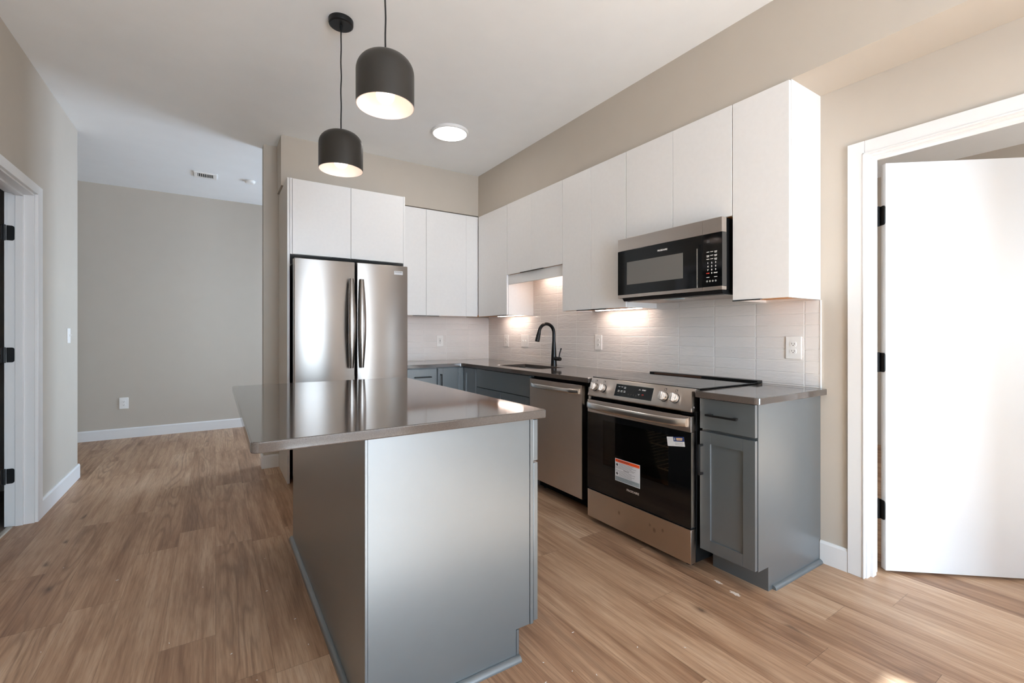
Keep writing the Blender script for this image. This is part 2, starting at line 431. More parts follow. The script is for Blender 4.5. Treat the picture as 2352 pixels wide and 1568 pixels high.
# ------------------------------------------------------------------ setting: shell
struct('floor', G().box(-1.062, 6.2, -2.75, 6.95, -0.12, 0.0).box(-3.25, -1.062, 5.1, 6.95, -0.12, 0.0), 'oak_plank', 'light oak plank floor with long boards')
struct('floor_side_room', G().box(-3.25, -1.0622, 1.9, 5.1, -0.12, -0.002), 'vinyl_grey', 'dim grey floor beyond the doorway')
struct('ceiling', G().box(-3.25, 6.2, -2.75, 6.95, H, H + 0.12), 'ceiling_paint', 'flat white ceiling')
g = G(); g.box(-1.08, -.96, -2.6, 3.17, 0, H); g.box(-1.08, -.96, 4.083, 5.137, 0, H); g.box(-1.08, -.96, 3.17, 4.083, 2.085, H)
struct('wall_left', g, 'wall_paint', 'greige wall with doorway and light switch')
struct('wall_left_return', G().box(-3.1, -1.08, 5.017, 5.137, 0, H), 'wall_paint')
struct('wall_side_room_back', G().box(-3.1, -1.08, 1.9, 2.02, 0, H), 'wall_paint')
struct('wall_hall_end', G().box(-3.25, -3.1, 1.9, 6.95, 0, H), 'wall_paint')
struct('wall_hall', G().box(-3.1, 3.14, 6.807, 6.93, 0, H), 'wall_paint', 'wide grey-beige wall at the end of the hall')
g = G(); g.box(3.0, 3.12, 4.72, 5.0, 0, H); g.box(3.0, 3.12, 6.5, 6.807, 0, H); g.box(3.0, 3.12, 5.0, 6.5, 0, .6); g.box(3.0, 3.12, 5.0, 6.5, 2.3, H)
struct('wall_hall_east', g, 'wall_paint')
struct('wall_back', G().box(.357, 3.12, 4.6, 4.72, 0, H), 'wall_paint', 'greige wall behind the fridge and corner cabinets')
g = G(); g.box(XW, 2.79, -2.6, .0, 0, H); g.box(XW, 2.79, .943, 4.6, 0, H); g.box(XW, 2.79, .0, .943, 2.085, H)
struct('wall_right', g, 'wall_paint', 'greige wall behind the range with a doorway')
struct('wall_bedroom_north', G().box(2.79, 6.12, 3.0, 3.12, 0, H), 'wall_paint')
struct('wall_bedroom_east', G().box(6.0, 6.12, -2.6, 3.0, 0, H), 'wall_paint')
g = G()
for a, b_ in ((-1.08, .1), (1.85, 3.3), (5.3, 6.12)): g.box(a, b_, -2.72, -2.6, 0, H)
g.box(.1, 1.85, -2.72, -2.6, 0, .1); g.box(.1, 1.85, -2.72, -2.6, 2.42, H)
g.box(3.3, 5.3, -2.72, -2.6, 0, .95); g.box(3.3, 5.3, -2.72, -2.6, 1.95, H)
struct('wall_rear', g, 'wall_paint')
def window(n, ax, a0, a1, z0, z1, p, mull):
    g = G(); w = .045
    def bx(u0, u1, q0, q1):
        if ax == 'y': g.box(u0, u1, p - .03, p + .03, q0, q1, .003)
        else: g.box(p - .03, p + .03, u0, u1, q0, q1, .003)
    bx(a0, a1, z0, z0 + w); bx(a0, a1, z1 - w, z1); bx(a0, a0 + w, z0 + w, z1 - w); bx(a1 - w, a1, z0 + w, z1 - w)
    for k in mull: bx(k - w / 2, k + w / 2, z0 + w, z1 - w)
    struct('window_%d' % n, g, 'trim_white', cat='window')
window(1, 'y', .1, 1.85, .1, 2.42, -2.66, (.975,))
window(2, 'y', 3.3, 5.3, .95, 1.95, -2.66, (4.3,))
window(3, 'x', 5.0, 6.5, .6, 2.3, 3.06, (5.75,))
# soffits (bulkheads) over the cabinets
struct('wall_soffit_right', G().box(2.362, XW - .001, -2.6, 4.3, 2.442, H), 'wall_paint', 'greige bulkhead above the wall cabinets of the range run')
struct('wall_soffit_back', G().box(.465, XW - .001, 4.301, 4.599, 2.452, H), 'wall_paint', 'greige bulkhead above the fridge')
# tiled backsplash
g = G()
for ya, yb, zt in ((1.1295, 1.4235, 1.3735), (1.4235, 2.185, 1.44), (2.185, 2.867, 1.3755), (2.867, 3.701, 1.757), (3.701, 4.6, 1.3755)): g.box(XW - .009, XW, ya, yb, .9095, zt)
struct('wall_tile_right', g, 'tile_side', 'glossy off-white stacked tile backsplash behind the range and sink')
struct('wall_tile_back', G().box(1.451, XW - .009, 4.591, 4.6, .9095, 1.3755), 'tile_back', 'glossy off-white tile backsplash in the cabinet corner')
struct('trim_tile_edge', G().box(XW - .011, XW, 1.1245, 1.1293, .9095, 1.372), 'trim_white', 'thin white metal edge of the tile')
# baseboards
def bboard(n, pts, label):
    struct(n, pts, 'trim_white', label)
def bb_prof(t=.014, h=.115): return [(0, 0), (t, 0), (t, h - .012), (t * .55, h), (0, h)]
g = G(); g.prism([(-.96 + x, z) for x, z in bb_prof()], 'y', 4.166, 5.151)
g.prism([(5.137 + x, z) for x, z in bb_prof()], 'x', -3.1, -.96)
bboard('baseboard_left', g, 'white baseboard beside the open doorway')
bboard('baseboard_hall', G().prism([(6.807 - x, z) for x, z in bb_prof()], 'x', -3.1, 3.0), 'long white baseboard along the hall wall')
g = G(); g.prism([(4.6 - x, z) for x, z in bb_prof()], 'x', .357, .478); g.prism([(.357 - x, z) for x, z in bb_prof()], 'y', 4.586, 4.734)
bboard('baseboard_back', g, 'short white baseboard at the wall end beside the fridge')
bboard('baseboard_right', G().prism([(XW - x, z) for x, z in bb_prof()], 'y', 1.0035, 1.1283), 'short white baseboard between grey cabinet and door trim')
g = G(); g.prism([(3.0 - x, z) for x, z in bb_prof()], 'x', 2.79, 6.0)
bboard('baseboard_bedroom', g, 'white baseboard in the next room')

# ------------------------------------------------------------------ door in the right wall
def casing_right():
    g = G(); x0, x1 = XW - .016, XW
    g.box(x0, x1, .931, 1.003, 0, 2.135, .0025); g.box(x0, x1, -.075, -.003, 0, 2.135, .0025); g.box(x0, x1, -.003, .931, 2.072, 2.135, .0025)
    g.box(x0 - .004, x0 + .004, .931, .938, 0, 2.075, .002); g.box(x0 - .004, x0 + .004, -.003, .938, 2.068, 2.075, .002)
    t = struct('trim_1', g, 'trim_white', 'white door casing around the open doorway beside the end cabinet')
    j = G(); j.box(XW, 2.79, .925, .943, 0, 2.085); j.box(XW, 2.79, 0, .018, 0, 2.085); j.box(XW, 2.79, .018, .925, 2.066, 2.085)
    j.box(2.705, 2.745, .913, .926, 0, 2.0538, .002); j.box(2.705, 2.745, .018, .925, 2.054, 2.067, .002)
    struct('jamb', j, 'trim_white', parent=t)
casing_right()
def rr(y0, y1, z0, z1, r, right=True):
    pts = [(y0, z0), (y1 - r, z0)]
    pts += [(y1 - r + r * math.sin(a * PI / 12), z0 + r - r * math.cos(a * PI / 12)) for a in range(1, 6)] + [(y1, z0 + r), (y1, z1 - r)]
    pts += [(y1 - r + r * math.cos(a * PI / 12), z1 - r + r * math.sin(a * PI / 12)) for a in range(1, 6)] + [(y1 - r, z1), (y0, z1)]
    return pts
da = math.atan2(-.40, .473)
dr = bpy.data.objects.new('door_1', None); COL.objects.link(dr); dr['kind'] = 'structure'; dr['category'] = 'door'
dr['label'] = 'white flush door standing open into the bright next room'
dr.location = (2.8255, .925, 0); dr.rotation_euler = (0, 0, da); dr['_off'] = (0.0, 0.0, 0.0)
# local: x along the door away from the hinge, y toward its back, room face at y=-0.035
part('door_slab', G().box(.004, .87, -.035, 0, .014, 2.046, .0015), 'door_white', dr)
for zc in (1.79, 1.051, .31):
    g = G(); g.prism([(-a, b) for a, b in rr(-.004, .033, zc - .048, zc + .048, .012)], 'x', -.0005, .004); g.cyl((-.006, .004, zc - .05), (-.006, .004, zc + .05), .0065, seg=12)
    for k in (-1, 1): g.cyl((.0, -.020, zc + k * .03), (-.0012, -.020, zc + k * .03), .004, seg=10)
    part('hinge', g, 'matte_black', dr, label='black door hinge')
for sgn in (-1, 1):
    g = G(); yy = -.035 if sgn < 0 else 0
    g.cyl((.80, yy, .96), (.80, yy + sgn * .012, .96), .026, seg=24); g.cyl((.80, yy + sgn * .012, .96), (.80, yy + sgn * .05, .96), .009, seg=12)
    g.box(.69, .81, yy + sgn * .04 - .006, yy + sgn * .04 + .008, .951, .969, .003)
    part('door_handle', g, 'matte_black', dr)

# ------------------------------------------------------------------ doorway in the left wall
def casing_left():
    g = G(); x0, x1 = -.96, -.944
    g.box(x0, x1, 4.071, 4.163, 0, 2.137, .0025); g.box(x0, x1, 3.09, 3.182, 0, 2.137, .0025); g.box(x0, x1, 3.182, 4.071, 2.078, 2.137, .0025)
    t = struct('trim_2', g, 'trim_white', 'white door casing of the dark doorway')
    j = G(); j.box(-1.08, -.96, 4.065, 4.083, 0, 2.085); j.box(-1.08, -.96, 3.17, 3.188, 0, 2.085); j.box(-1.08, -.96, 3.188, 4.065, 2.067, 2.085)
    j.box(-1.044, -1.008, 4.053, 4.066, 0, 2.0548, .002); j.box(-1.044, -1.008, 3.188, 4.065, 2.055, 2.068, .002)
    j.box(-1.095, -1.08, 4.071, 4.15, 0, 2.0718, .002); j.box(-1.095, -1.08, 3.188, 4.15, 2.072, 2.14, .002)
    struct('jamb', j, 'trim_white', parent=t)
casing_left()
d2 = bpy.data.objects.new('door_2', None); COL.objects.link(d2); d2['kind'] = 'structure'; d2['category'] = 'door'
d2['label'] = 'pale door swung back into the dim side room, only its hinges in view'; d2.location = (-1.1, 4.06, 0); d2['_off'] = (-1.1, 4.06, 0.0)
part('door_slab', G().box(-1.96, -1.108, 4.017, 4.052, .014, 2.046, .0015), 'door_white', d2)
for zc in (1.819, 1.064, .314):
    g = G(); g.prism(rr(-1.083, -1.048, zc - .046, zc + .046, .012), 'y', 4.0615, 4.0650); g.cyl((-1.090, 4.055, zc - .048), (-1.090, 4.055, zc + .048), .0065, seg=12)
    g.box(-1.106, -1.086, 4.0525, 4.0565, zc - .046, zc + .046, .001)
    part('hinge', g, 'matte_black', d2, label='black door hinge')
struct('trim_3', G().prism([(-1.083, 0), (-1.052, 0), (-1.056, .006), (-1.079, .006)], 'y', 3.19, 4.05), 'threshold_strip', 'pale threshold strip in the doorway')

# ------------------------------------------------------------------ ceiling fittings
def pendant(root, x, y, zb, hgt=.200):
    R = .113; rc = .070; zt = zb + hgt
    prof = [(R, zb)]
    for k in range(0, 11):
        a = k / 10 * PI / 2
        prof.append((R - rc + rc * math.cos(a), zt - rc + rc * math.sin(a)))
    prof.append((0.0, zt))
    part('lamp_shade', G().lathe(prof, (x, y, 0), 64), 'shade_bronze', root)
    ri = R - .003; ins = [(R, zb), (ri, zb)]
    for k in range(0, 9):
        a = k / 8 * PI / 2
        ins.append((ri - rc + rc * math.cos(a), zt - .004 - rc + rc * math.sin(a)))
    ins.append((0.0, zt - .004))
    part('shade_lining', G().lathe(ins, (x, y, 0), 64), 'shade_inner', root, label='glowing white inside of the shade')
    bz = zb + .046; b = [(0.0, bz - .036)]
    for k in range(1, 12):
        a = -PI / 2 + k / 12 * PI * .86
        b.append((.036 * math.cos(a), bz + .036 * math.sin(a)))
    b += [(.0145, bz + .052), (.0135, bz + .062)]
    part('bulb', G().lathe(b, (x, y, 0), 32), 'bulb_glow', root)
    s_ = G(); s_.cyl((x, y, bz + .062), (x, y, zt - .004), .019, seg=24)
    part('socket', s_, 'plastic_white', root)
    c = G(); rg = []
    n = 24
    for k in range(n + 1):
        z = zt + .0 + (H - .04 - zt) * k / n
        wob = .0016 * math.sin(k * .9 + y) * math.sin(PI * k / n)
        rg.append(((x + wob, y + wob * .6, z), .0034))
    c.loft(rg, 10); c.cyl((x, y, zt - .002), (x, y, zt + .014), .007, .0045, 16)
    part('cord', c, 'matte_black', root)
    k = G(); k.lathe([(0, H - .030), (.055, H - .030), (.0615, H - .026), (.063, H - .020), (.063, H - .0005), (0, H - .0005)], (x, y, 0), 48)
    k.cyl((x, y, H - .058), (x, y, H - .03), .006, .009, 16)
    part('canopy', k, 'matte_black', root)
p1 = thing('pendant_lamp', 'dark bronze dome pendant lamp farther along the island, its round canopy in view', 'lamp', (.566, 2.558, H), group='dome pendants over the island')
pendant(p1, .566, 2.558, 2.073)
p2 = thing('pendant_lamp', 'larger-showing dark bronze dome pendant lamp whose canopy lies beyond the top of the photo', 'lamp', (.570, 1.807, H), group='dome pendants over the island')
pendant(p2, .570, 1.807, 2.103)
d = thing('ceiling_light', 'round flat white glowing disc light on the ceiling', 'ceiling light', (1.637, 3.467, H))
part('rim', G().lathe([(.137, H - .024), (.146, H - .0235), (.151, H - .017), (.152, H - .0005), (0, H - .0005)], (1.637, 3.467, 0), 64), 'trim_white', d)
part('diffuser', G().lathe([(0, H - .0255), (.132, H - .0255), (.137, H - .0235), (.137, H - .015), (0, H - .015)], (1.637, 3.467, 0), 64), 'disc_glow', d)
v = thing('ceiling_vent', 'small white slotted air vent on the hall ceiling', 'vent', (-.09, 5.83, H))
g = G(); a0, a1, b0, b1 = -.19, .012, 5.735, 5.93
for (q0, q1, r0, r1) in ((a0, a1, b0, b0 + .028), (a0, a1, b1 - .028, b1), (a0, a0 + .03, b0 + .028, b1 - .028), (a1 - .03, a1, b0 + .028, b1 - .028)): g.box(q0, q1, r0, r1, H - .012, H - .0005, .002)
part('vent_frame', g, 'plastic_white', v)
part('vent_box', G().box(a0 + .028, a1 - .028, b0 + .026, b1 - .026, H - .003, H - .001), 'vent_dark', v)
g = G()
for k in range(8):
    xx = a0 + .034 + k * .0185
    g.prism([(xx, H - .004), (xx + .002, H - .004), (xx + .010, H - .011), (xx + .008, H - .011)], 'y', b0 + .027, b1 - .027)
part('vent_slats', g, 'plastic_white', v)
single('smoke_detector', G().lathe([(0, -.026), (.035, -.026), (.048, -.02), (.052, -.008), (.056, -.007), (.056, -.0005), (0, -.0005)], (.318, 5.80, H), 40), 'plastic_white', 'small round white detector on the hall ceiling near the wall end', 'detector', (.318, 5.80, H))

# ------------------------------------------------------------------ wall plates (built facing local -Y, origin at plate centre)
def plate(root, w, h):
    part('cover_plate', G().box(-w / 2, w / 2, -.006, 0, -h / 2, h / 2, .0022), 'plastic_white', root)
def duplex(root):
    for zc in (.0195, -.0195):
        g = G(); n = 20; pts = []
        for k in range(n):
            a = 2 * PI * k / n; pts.append((.0172 * math.cos(a), max(-.0135, min(.0135, .0172 * math.sin(a))) + zc))
        g.prism(pts, 'y', -.0085, -.005)
        o = part('receptacle', g, 'plastic_white', root)
        s_ = G(); s_.box(-.0075, -.0055, -.0092, -.0083, zc - .002, zc + .007); s_.box(.0055, .0075, -.0092, -.0083, zc - .003, zc + .006); s_.cyl((0, -.0083, zc - .0075), (0, -.0092, zc - .0075), .0025, seg=10)
        part('slots', s_, 'slot_dark', root, o)
def toggle(root, xc):
    part('switch_frame', G().box(xc - .0055, xc + .0055, -.0075, -.005, -.013, .013, .0005), 'plastic_white', root)
    part('toggle', G().prism([(-.006, -.006), (-.006, .005), (-.020, .0095), (-.021, .004)], 'x', xc - .004, xc + .004), 'plastic_white', root)
RX = -PI / 2   # turns local -Y toward world -X
def wallplate(name, label, cat, loc, rot, w, h, kind, group):
    r = thing(name, label, cat, loc, rot, group, local=True); plate(r, w, h)
    if kind == 'duplex': duplex(r)
    elif kind == 'toggle2': toggle(r, -.023); toggle(r, .023)
    elif kind == 'toggle': toggle(r, 0)
    elif kind == 'gfci':
        o = part('receptacle', G().box(-.0165, .0165, -.0085, -.005, -.0335, .0335, .001), 'plastic_white', r)
        s_ = G()
        for zc in (.019, -.019):
            s_.box(-.0075, -.0055, -.0092, -.0083, zc - .002, zc + .007); s_.box(.0055, .0075, -.0092, -.0083, zc - .003, zc + .006); s_.cyl((0, -.0083, zc - .0075), (0, -.0092, zc - .0075), .0025, seg=10)
        s_.box(-.006, .006, -.0095, -.0083, .0015, .006); s_.box(-.006, .006, -.0095, -.0083, -.006, -.0015)
        part('slots', s_, 'slot_dark', r, o)
    return r
TX = XW - .0092
OG = 'wall outlets'
wallplate('wall_outlet', 'white duplex outlet on the tile above the end counter beside the range', 'outlet', (TX, 1.258, 1.119), RX, .081, .124, 'duplex', OG)
wallplate('wall_outlet', 'white duplex outlet on the tile between the faucet and the range', 'outlet', (TX, 2.777, 1.124), RX, .081, .122, 'duplex', OG)
wallplate('wall_outlet', 'narrow white outlet on the tile next to the corner, beside the double switch', 'outlet', (TX, 4.2, 1.119), RX, .085, .125, 'duplex', OG)
wallplate('light_switch', 'white double toggle switch on the tile behind the sink', 'switch', (TX, 3.848, 1.122), RX, .128, .123, 'toggle2', None)
wallplate('wall_outlet', 'white outlet with test buttons on the tile between fridge and corner', 'outlet', (2.046, 4.5908, 1.118), 0, .077, .119, 'gfci', OG)
wallplate('wall_outlet', 'white outlet low on the hall wall above the baseboard', 'outlet', (-.88, 6.8068, .40), 0, .081, .128, 'duplex', OG)
wallplate('light_switch', 'white single toggle switch on the wall beside the hall opening', 'switch', (-.9598, 4.85, 1.18), PI / 2, .08, .115, 'toggle', None)

# ------------------------------------------------------------------ base cabinets
XF = 2.045; XB = 2.067          # door fronts and box fronts of the range run
def pull_h(root, sub, xf, ya, yb, z):      # horizontal bar pull on a front facing -X
    g = G(); g.box(xf - .032, xf - .023, ya, yb, z - .005, z + .005, .002)
    for y, s_ in ((ya, 1), (yb, -1)):
        g.prism([(xf - .028, y), (xf - .028, y + s_ * .02), (xf, y + s_ * .026), (xf, y + s_ * .008)], 'z', z - .005, z + .005)
    return part('bar_pull', g, 'matte_black', root, sub)
def pull_v(root, sub, xf, y, za, zb):
    g = G(); g.box(xf - .032, xf - .023, y - .005, y + .005, za, zb, .002)
    for z, s_ in ((za, 1), (zb, -1)): g.box(xf - .027, xf, y - .005, y + .005, min(z, z + s_ * .011), max(z, z + s_ * .011), .001)
    return part('bar_pull', g, 'matte_black', root, sub)
c = thing('base_cabinet', 'blue-grey end base cabinet with one drawer and one door beside the range', 'cabinet', (2.36, 1.28, 0))
g = G(); g.box(XB, 2.66, 1.1365, 1.413, .112, .8765); g.box(2.1665, 2.655, 1.1365, 1.405, 0, .112)
part('carcass', g, 'cabinet_grey', c)
part('toe_kick', G().box(2.150, 2.1660, 1.1285, 1.410, 0, .1115, .001), 'cabinet_grey', c)
g = G(); g.prism([(XB, .8765), (XB, .112), (2.1665, .112), (2.1665, 0), (2.6525, 0), (2.6525, .116), (2.6665, .118), (2.6665, .8765)], 'y', 1.1295, 1.1360)
part('end_panel', g, 'cabinet_grey', c)
dd = part('drawer', G().box(XF, XB - .002, 1.132, 1.412, .722, .872, .0015), 'cabinet_grey', c); pull_h(c, dd, XF, 1.205, 1.365, .796)
dd = part('door', G().shaker('-x', 1.132, 1.412, .118, .708, XF), 'cabinet_grey', c); pull_v(c, dd, XF, 1.398, .492, .645)
g = G(); g.prism([(1.1293, 0), (1.1293, .019)] + [(1.1293 - .019 * math.sin(a * PI / 16), .019 * math.cos(a * PI / 16)) for a in range(1, 8)] + [(1.1103, 0)], 'x', 2.187, 2.652)
part('shoe_molding', g, 'cabinet_grey', c)

c = thing('base_cabinet', 'dark blue-grey sink base cabinet with a plain false front over two doors', 'cabinet', (2.36, 3.34, 0))
g = G(); g.box(XB, XB + .02, 2.897, 3.768, .112, .8765); g.box(XB + .02, 2.655, 2.897, 2.915, .112, .8765); g.box(XB + .02, 2.655, 3.75, 3.768, .112, .8765); g.box(XB + .02, 2.655, 2.915, 3.75, .112, .13); g.box(2.145, 2.16, 2.897, 3.768, 0, .112)
part('carcass', g, 'cabinet_grey', c)
part('false_front', G().box(XF, XB - .002, 2.90, 3.762, .703, .866, .0015), 'cabinet_grey', c)
dd = part('door', G().shaker('-x', 2.90, 3.330, .118, .697, XF), 'cabinet_grey', c); pull_v(c, dd, XF, 3.30, .50, .64)
dd = part('door', G().shaker('-x', 3.333, 3.762, .118, .697, XF), 'cabinet_grey', c); pull_v(c, dd, XF, 3.362, .50, .64)

YF = 4.02; YBx = 4.042
c = thing('corner_base_cabinet', 'blue-grey corner base cabinet with two hinged door leaves meeting at the inside corner', 'cabinet', (2.35, 4.25, 0))
g = G(); g.prism([(XB, 3.7695), (2.655, 3.7695), (2.655, 4.585), (1.772, 4.585), (1.772, YBx), (XB, YBx)], 'z', .112, .8765); g.box(2.16, 2.65, 3.78, 4.58, 0, .112)
part('carcass', g, 'cabinet_grey', c)
part('door_leaf', G().shaker('-x', 3.77, YF - .002, .118, .866, XF, rail=.05), 'cabinet_grey', c)
dd = part('door_leaf', G().shaker('-y', 1.775, XF - .002, .118, .866, YF, rail=.05), 'cabinet_grey', c)
g = G(); g.box(1.797, 1.807, YF - .032, YF - .023, .66, .812, .002); g.box(1.797, 1.807, YF - .027, YF, .80, .812); g.box(1.797, 1.807, YF - .027, YF, .66, .672)
part('bar_pull', g, 'matte_black', c, dd)
c = thing('base_cabinet', 'blue-grey drawer base cabinet wedged between fridge and corner cabinet', 'cabinet', (1.61, 4.3, 0))
g = G(); g.box(1.452, 1.770, YBx, 4.585, .112, .8765); g.box(1.452, 1.770, 4.12, 4.58, 0, .112)
part('carcass', g, 'cabinet_grey', c)
dd = part('drawer', G().box(1.455, 1.758, YF, YBx - .002, .715, .866, .0015), 'cabinet_grey', c)
g = G(); g.box(1.535, 1.70, YF - .032, YF - .023, .785, .795, .002)
for x in (1.545, 1.69): g.box(x - .006, x + .006, YF - .028, YF, .785, .795)
part('bar_pull', g, 'matte_black', c, dd)
part('door', G().shaker('-y', 1.455, 1.758, .118, .708, YF), 'cabinet_grey', c)

# ------------------------------------------------------------------ worktops, sink, faucet
ZT, ZU = .909, .878
xs = [1.45, 2.016, 2.157, 2.470, XW - .010]; ys = [2.204, 2.985, 3.575, 3.985, 4.590]
def keepL(i, j):
    if i == 2 - 0 and j == 1: return False
    return i >= 1 or j >= 3
single('counter_top', G().slab(xs, ys, keepL, ZU, ZT, .0025, [(2.016, 3.985, .03)]), 'quartz_brown', 'L-shaped dark brown quartz worktop with the sink cut-out, turning the kitchen corner', 'worktop', (2.3, 3.4, ZT))
single('counter_top', G().slab([2.016, XW - .012], [1.096, 1.418], lambda i, j: True, ZU, ZT, .0025, [(2.016, 1.096, .028)]), 'quartz_brown', 'short dark brown quartz worktop on the end base cabinet beside the range', 'worktop', (2.34, 1.26, ZT))
sk = thing('kitchen_sink', 'undermounted steel sink basin let into the dark worktop', 'sink', (2.31, 3.28, .68))
g = G(); X0, X1, Y0, Y1 = 2.147, 2.480, 2.975, 3.585
g.box(X0 - .002, X0, Y0, Y1, .68, ZU); g.box(X1, X1 + .002, Y0, Y1, .68, ZU); g.box(X0, X1, Y0 - .002, Y0, .68, ZU); g.box(X0, X1, Y1, Y1 + .002, .68, ZU); g.box(X0, X1, Y0, Y1, .678, .68)
part('basin', g, 'sink_steel', sk)
part('drain', G().lathe([(0, .681), (.03, .681), (.042, .684), (.045, .6805)], (2.33, 3.28, 0), 24), 'sink_steel', sk)
fx, fy = 2.563, 3.252
f = thing('faucet', 'matte black gooseneck kitchen faucet with side lever behind the sink', 'faucet', (fx, fy, ZT))
part('faucet_body', G().lathe([(0, ZT), (.0285, ZT), (.0285, ZT + .004), (.027, ZT + .012), (.0245, ZT + .07), (.0205, ZT + .15), (.0165, ZT + .205), (.0160, ZT + .215), (0, ZT + .215)], (fx, fy, 0), 32), 'black_metal', f)
rg = [((fx, fy, ZT + .20), .0150), ((fx, fy, 1.195), .0148)]
cxz = (fx - .083, 1.200); rr = .083
for k in range(0, 17):
    a = k / 16 * math.radians(166)
    rg.append(((cxz[0] + rr * math.cos(a), fy, cxz[1] + rr * math.sin(a)), .0148))
a = math.radians(166); tx, tz = -math.sin(a), math.cos(a)
ex, ez = cxz[0] + rr * math.cos(a), cxz[1] + rr * math.sin(a)
rg.append(((ex + tx * .012, fy, ez + tz * .012), .0148))
part('spout', G().loft(rg, 24), 'black_metal', f)
g = G(); g.loft([((ex + tx * q, fy, ez + tz * q), r) for q, r in ((.012, .0155), (.014, .0165), (.03, .0175), (.075, .0205), (.092, .0208), (.096, .019))], 24)
g.box(ex - .030, ex - .018, fy - .007, fy + .007, ez - .055, ez - .03, .003)
part('spray_head', g, 'black_metal', f)
g = G(); g.cyl((fx, fy - .012, ZT + .062), (fx, fy - .088, ZT + .062), .0175, .0175, 24); g.cyl((fx, fy - .088, ZT + .062), (fx, fy - .092, ZT + .062), .0175, .0155, 24)
lv = part('lever_hub', g, 'black_metal', f)
part('lever', G().loft([((fx, fy - .074, ZT + .075), .0055), ((fx + .004, fy - .078, ZT + .11), .0055), ((fx + .012, fy - .090, ZT + .158), .006)], 14), 'black_metal', f, lv)

# ------------------------------------------------------------------ dishwasher
DW = thing('dishwasher', 'stainless steel dishwasher between the sink cabinet and the range', 'dishwasher', (2.35, 2.59, 0))
g = G(); g.box(2.085, 2.65, 2.212, 2.893, .09, .876, .002); g.box(2.14, 2.65, 2.215, 2.89, .012, .09)
part('tub', g, 'gap_black', DW)
dwd = part('door', G().box(2.040, 2.084, 2.288, 2.890, .094, .852, .003), 'stainless', DW, label='brushed steel door')
g = G(); n = 14; pr = []
for k in range(n + 1):
    y = 2.318 + (2.862 - 2.318) * k / n; q = math.sin(PI * k / n) ** .45
    pr.append((y, 2.038 - .045 * q))
def oval(a, b, n=20, p=2.6): return [(a * math.copysign(abs(math.cos(2 * PI * k / n)) ** (2 / p), math.cos(2 * PI * k / n)), b * math.copysign(abs(math.sin(2 * PI * k / n)) ** (2 / p), math.sin(2 * PI * k / n))) for k in range(n)]
sec = oval(.0095, .0165)
def bar(g, pts, sec, ax='x'):
    rows = []
    for p in pts:
        if ax == 'x': rows.append([g.bm.verts.new((p[1] + a, p[0], p[2] + b)) for a, b in sec])
        else: rows.append([g.bm.verts.new((p[0] + b, p[1] + a, p[2])) for a, b in sec])
    fs = []
    for r0, r1 in zip(rows, rows[1:]):
        for k in range(len(sec)): fs.append(g.bm.faces.new((r0[k], r0[(k + 1) % len(sec)], r1[(k + 1) % len(sec)], r1[k])))
    fs += [g.bm.faces.new(rows[0]), g.bm.faces.new(rows[-1][::-1])]
    bmesh.ops.recalc_face_normals(g.bm, faces=fs)
bar(g, [(y, x, .808) for y, x in pr], sec)
part('door_handle', g, 'stainless_handle', DW, dwd)
part('bracket', G().box(2.080, 2.0845, 2.246, 2.268, .728, .842, .001), 'plastic_white', DW)
for y in (2.36, 2.84): part('foot', G().cyl((2.16, y, 0), (2.16, y, .03), .014, seg=16), 'black_plastic', DW)

# ------------------------------------------------------------------ range
RA, RB = 1.432, 2.190; RX0 = 2.0
R_ = thing('kitchen_range', 'stainless steel slide-in electric range with black glass oven door and top', 'range', (2.3, 1.81, 0))
g = G(); g.box(2.045, 2.64, RA + .002, RA + .014, .035, .905); g.box(2.045, 2.64, RB - .014, RB - .002, .035, .905); g.box(2.60, 2.64, RA, RB, .035, .905)
g.box(2.045, 2.62, RA + .004, RB - .004, .035, .20); g.box(2.085, 2.62, RA + .004, RB - .004, .80, .905)
g.box(2.05, 2.62, RA + .012, RA + .09, .20, .80); g.box(2.05, 2.62, RB - .09, RB - .012, .20, .80)
part('body', g, 'gap_black', R_, label='black side walls')
g = G(); g.box(2.06, 2.55, RA + .09, RB - .09, .28, .285); g.box(2.55, 2.56, RA + .09, RB - .09, .28, .76); g.box(2.06, 2.55, RA + .09, RA + .095, .28, .76); g.box(2.06, 2.55, RB - .095, RB - .09, .28, .76)
part('oven_cavity', g, 'oven_enamel', R_)
for zr in (.578, .450):
    g = G(); g.cyl((2.068, RA + .10, zr), (2.068, RB - .10, zr), .0045, seg=8); g.cyl((2.50, RA + .10, zr), (2.50, RB - .10, zr), .003, seg=8)
    for k in range(11):
        y = RA + .115 + k * (RB - RA - .23) / 10; g.cyl((2.075, y, zr + .004), (2.50, y, zr + .004), .0022, seg=6)
    part('oven_rack', g, 'rack_wire', R_)
dr_ = part('drawer', G().box(RX0, 2.04, RA, RB, .035, .208, .002), 'stainless_smudged', R_, label='smudged steel storage drawer')
part('drawer_lip', G().box(RX0 + .008, 2.04, RA + .005, RB - .005, .2085, .2165), 'black_plastic', R_)
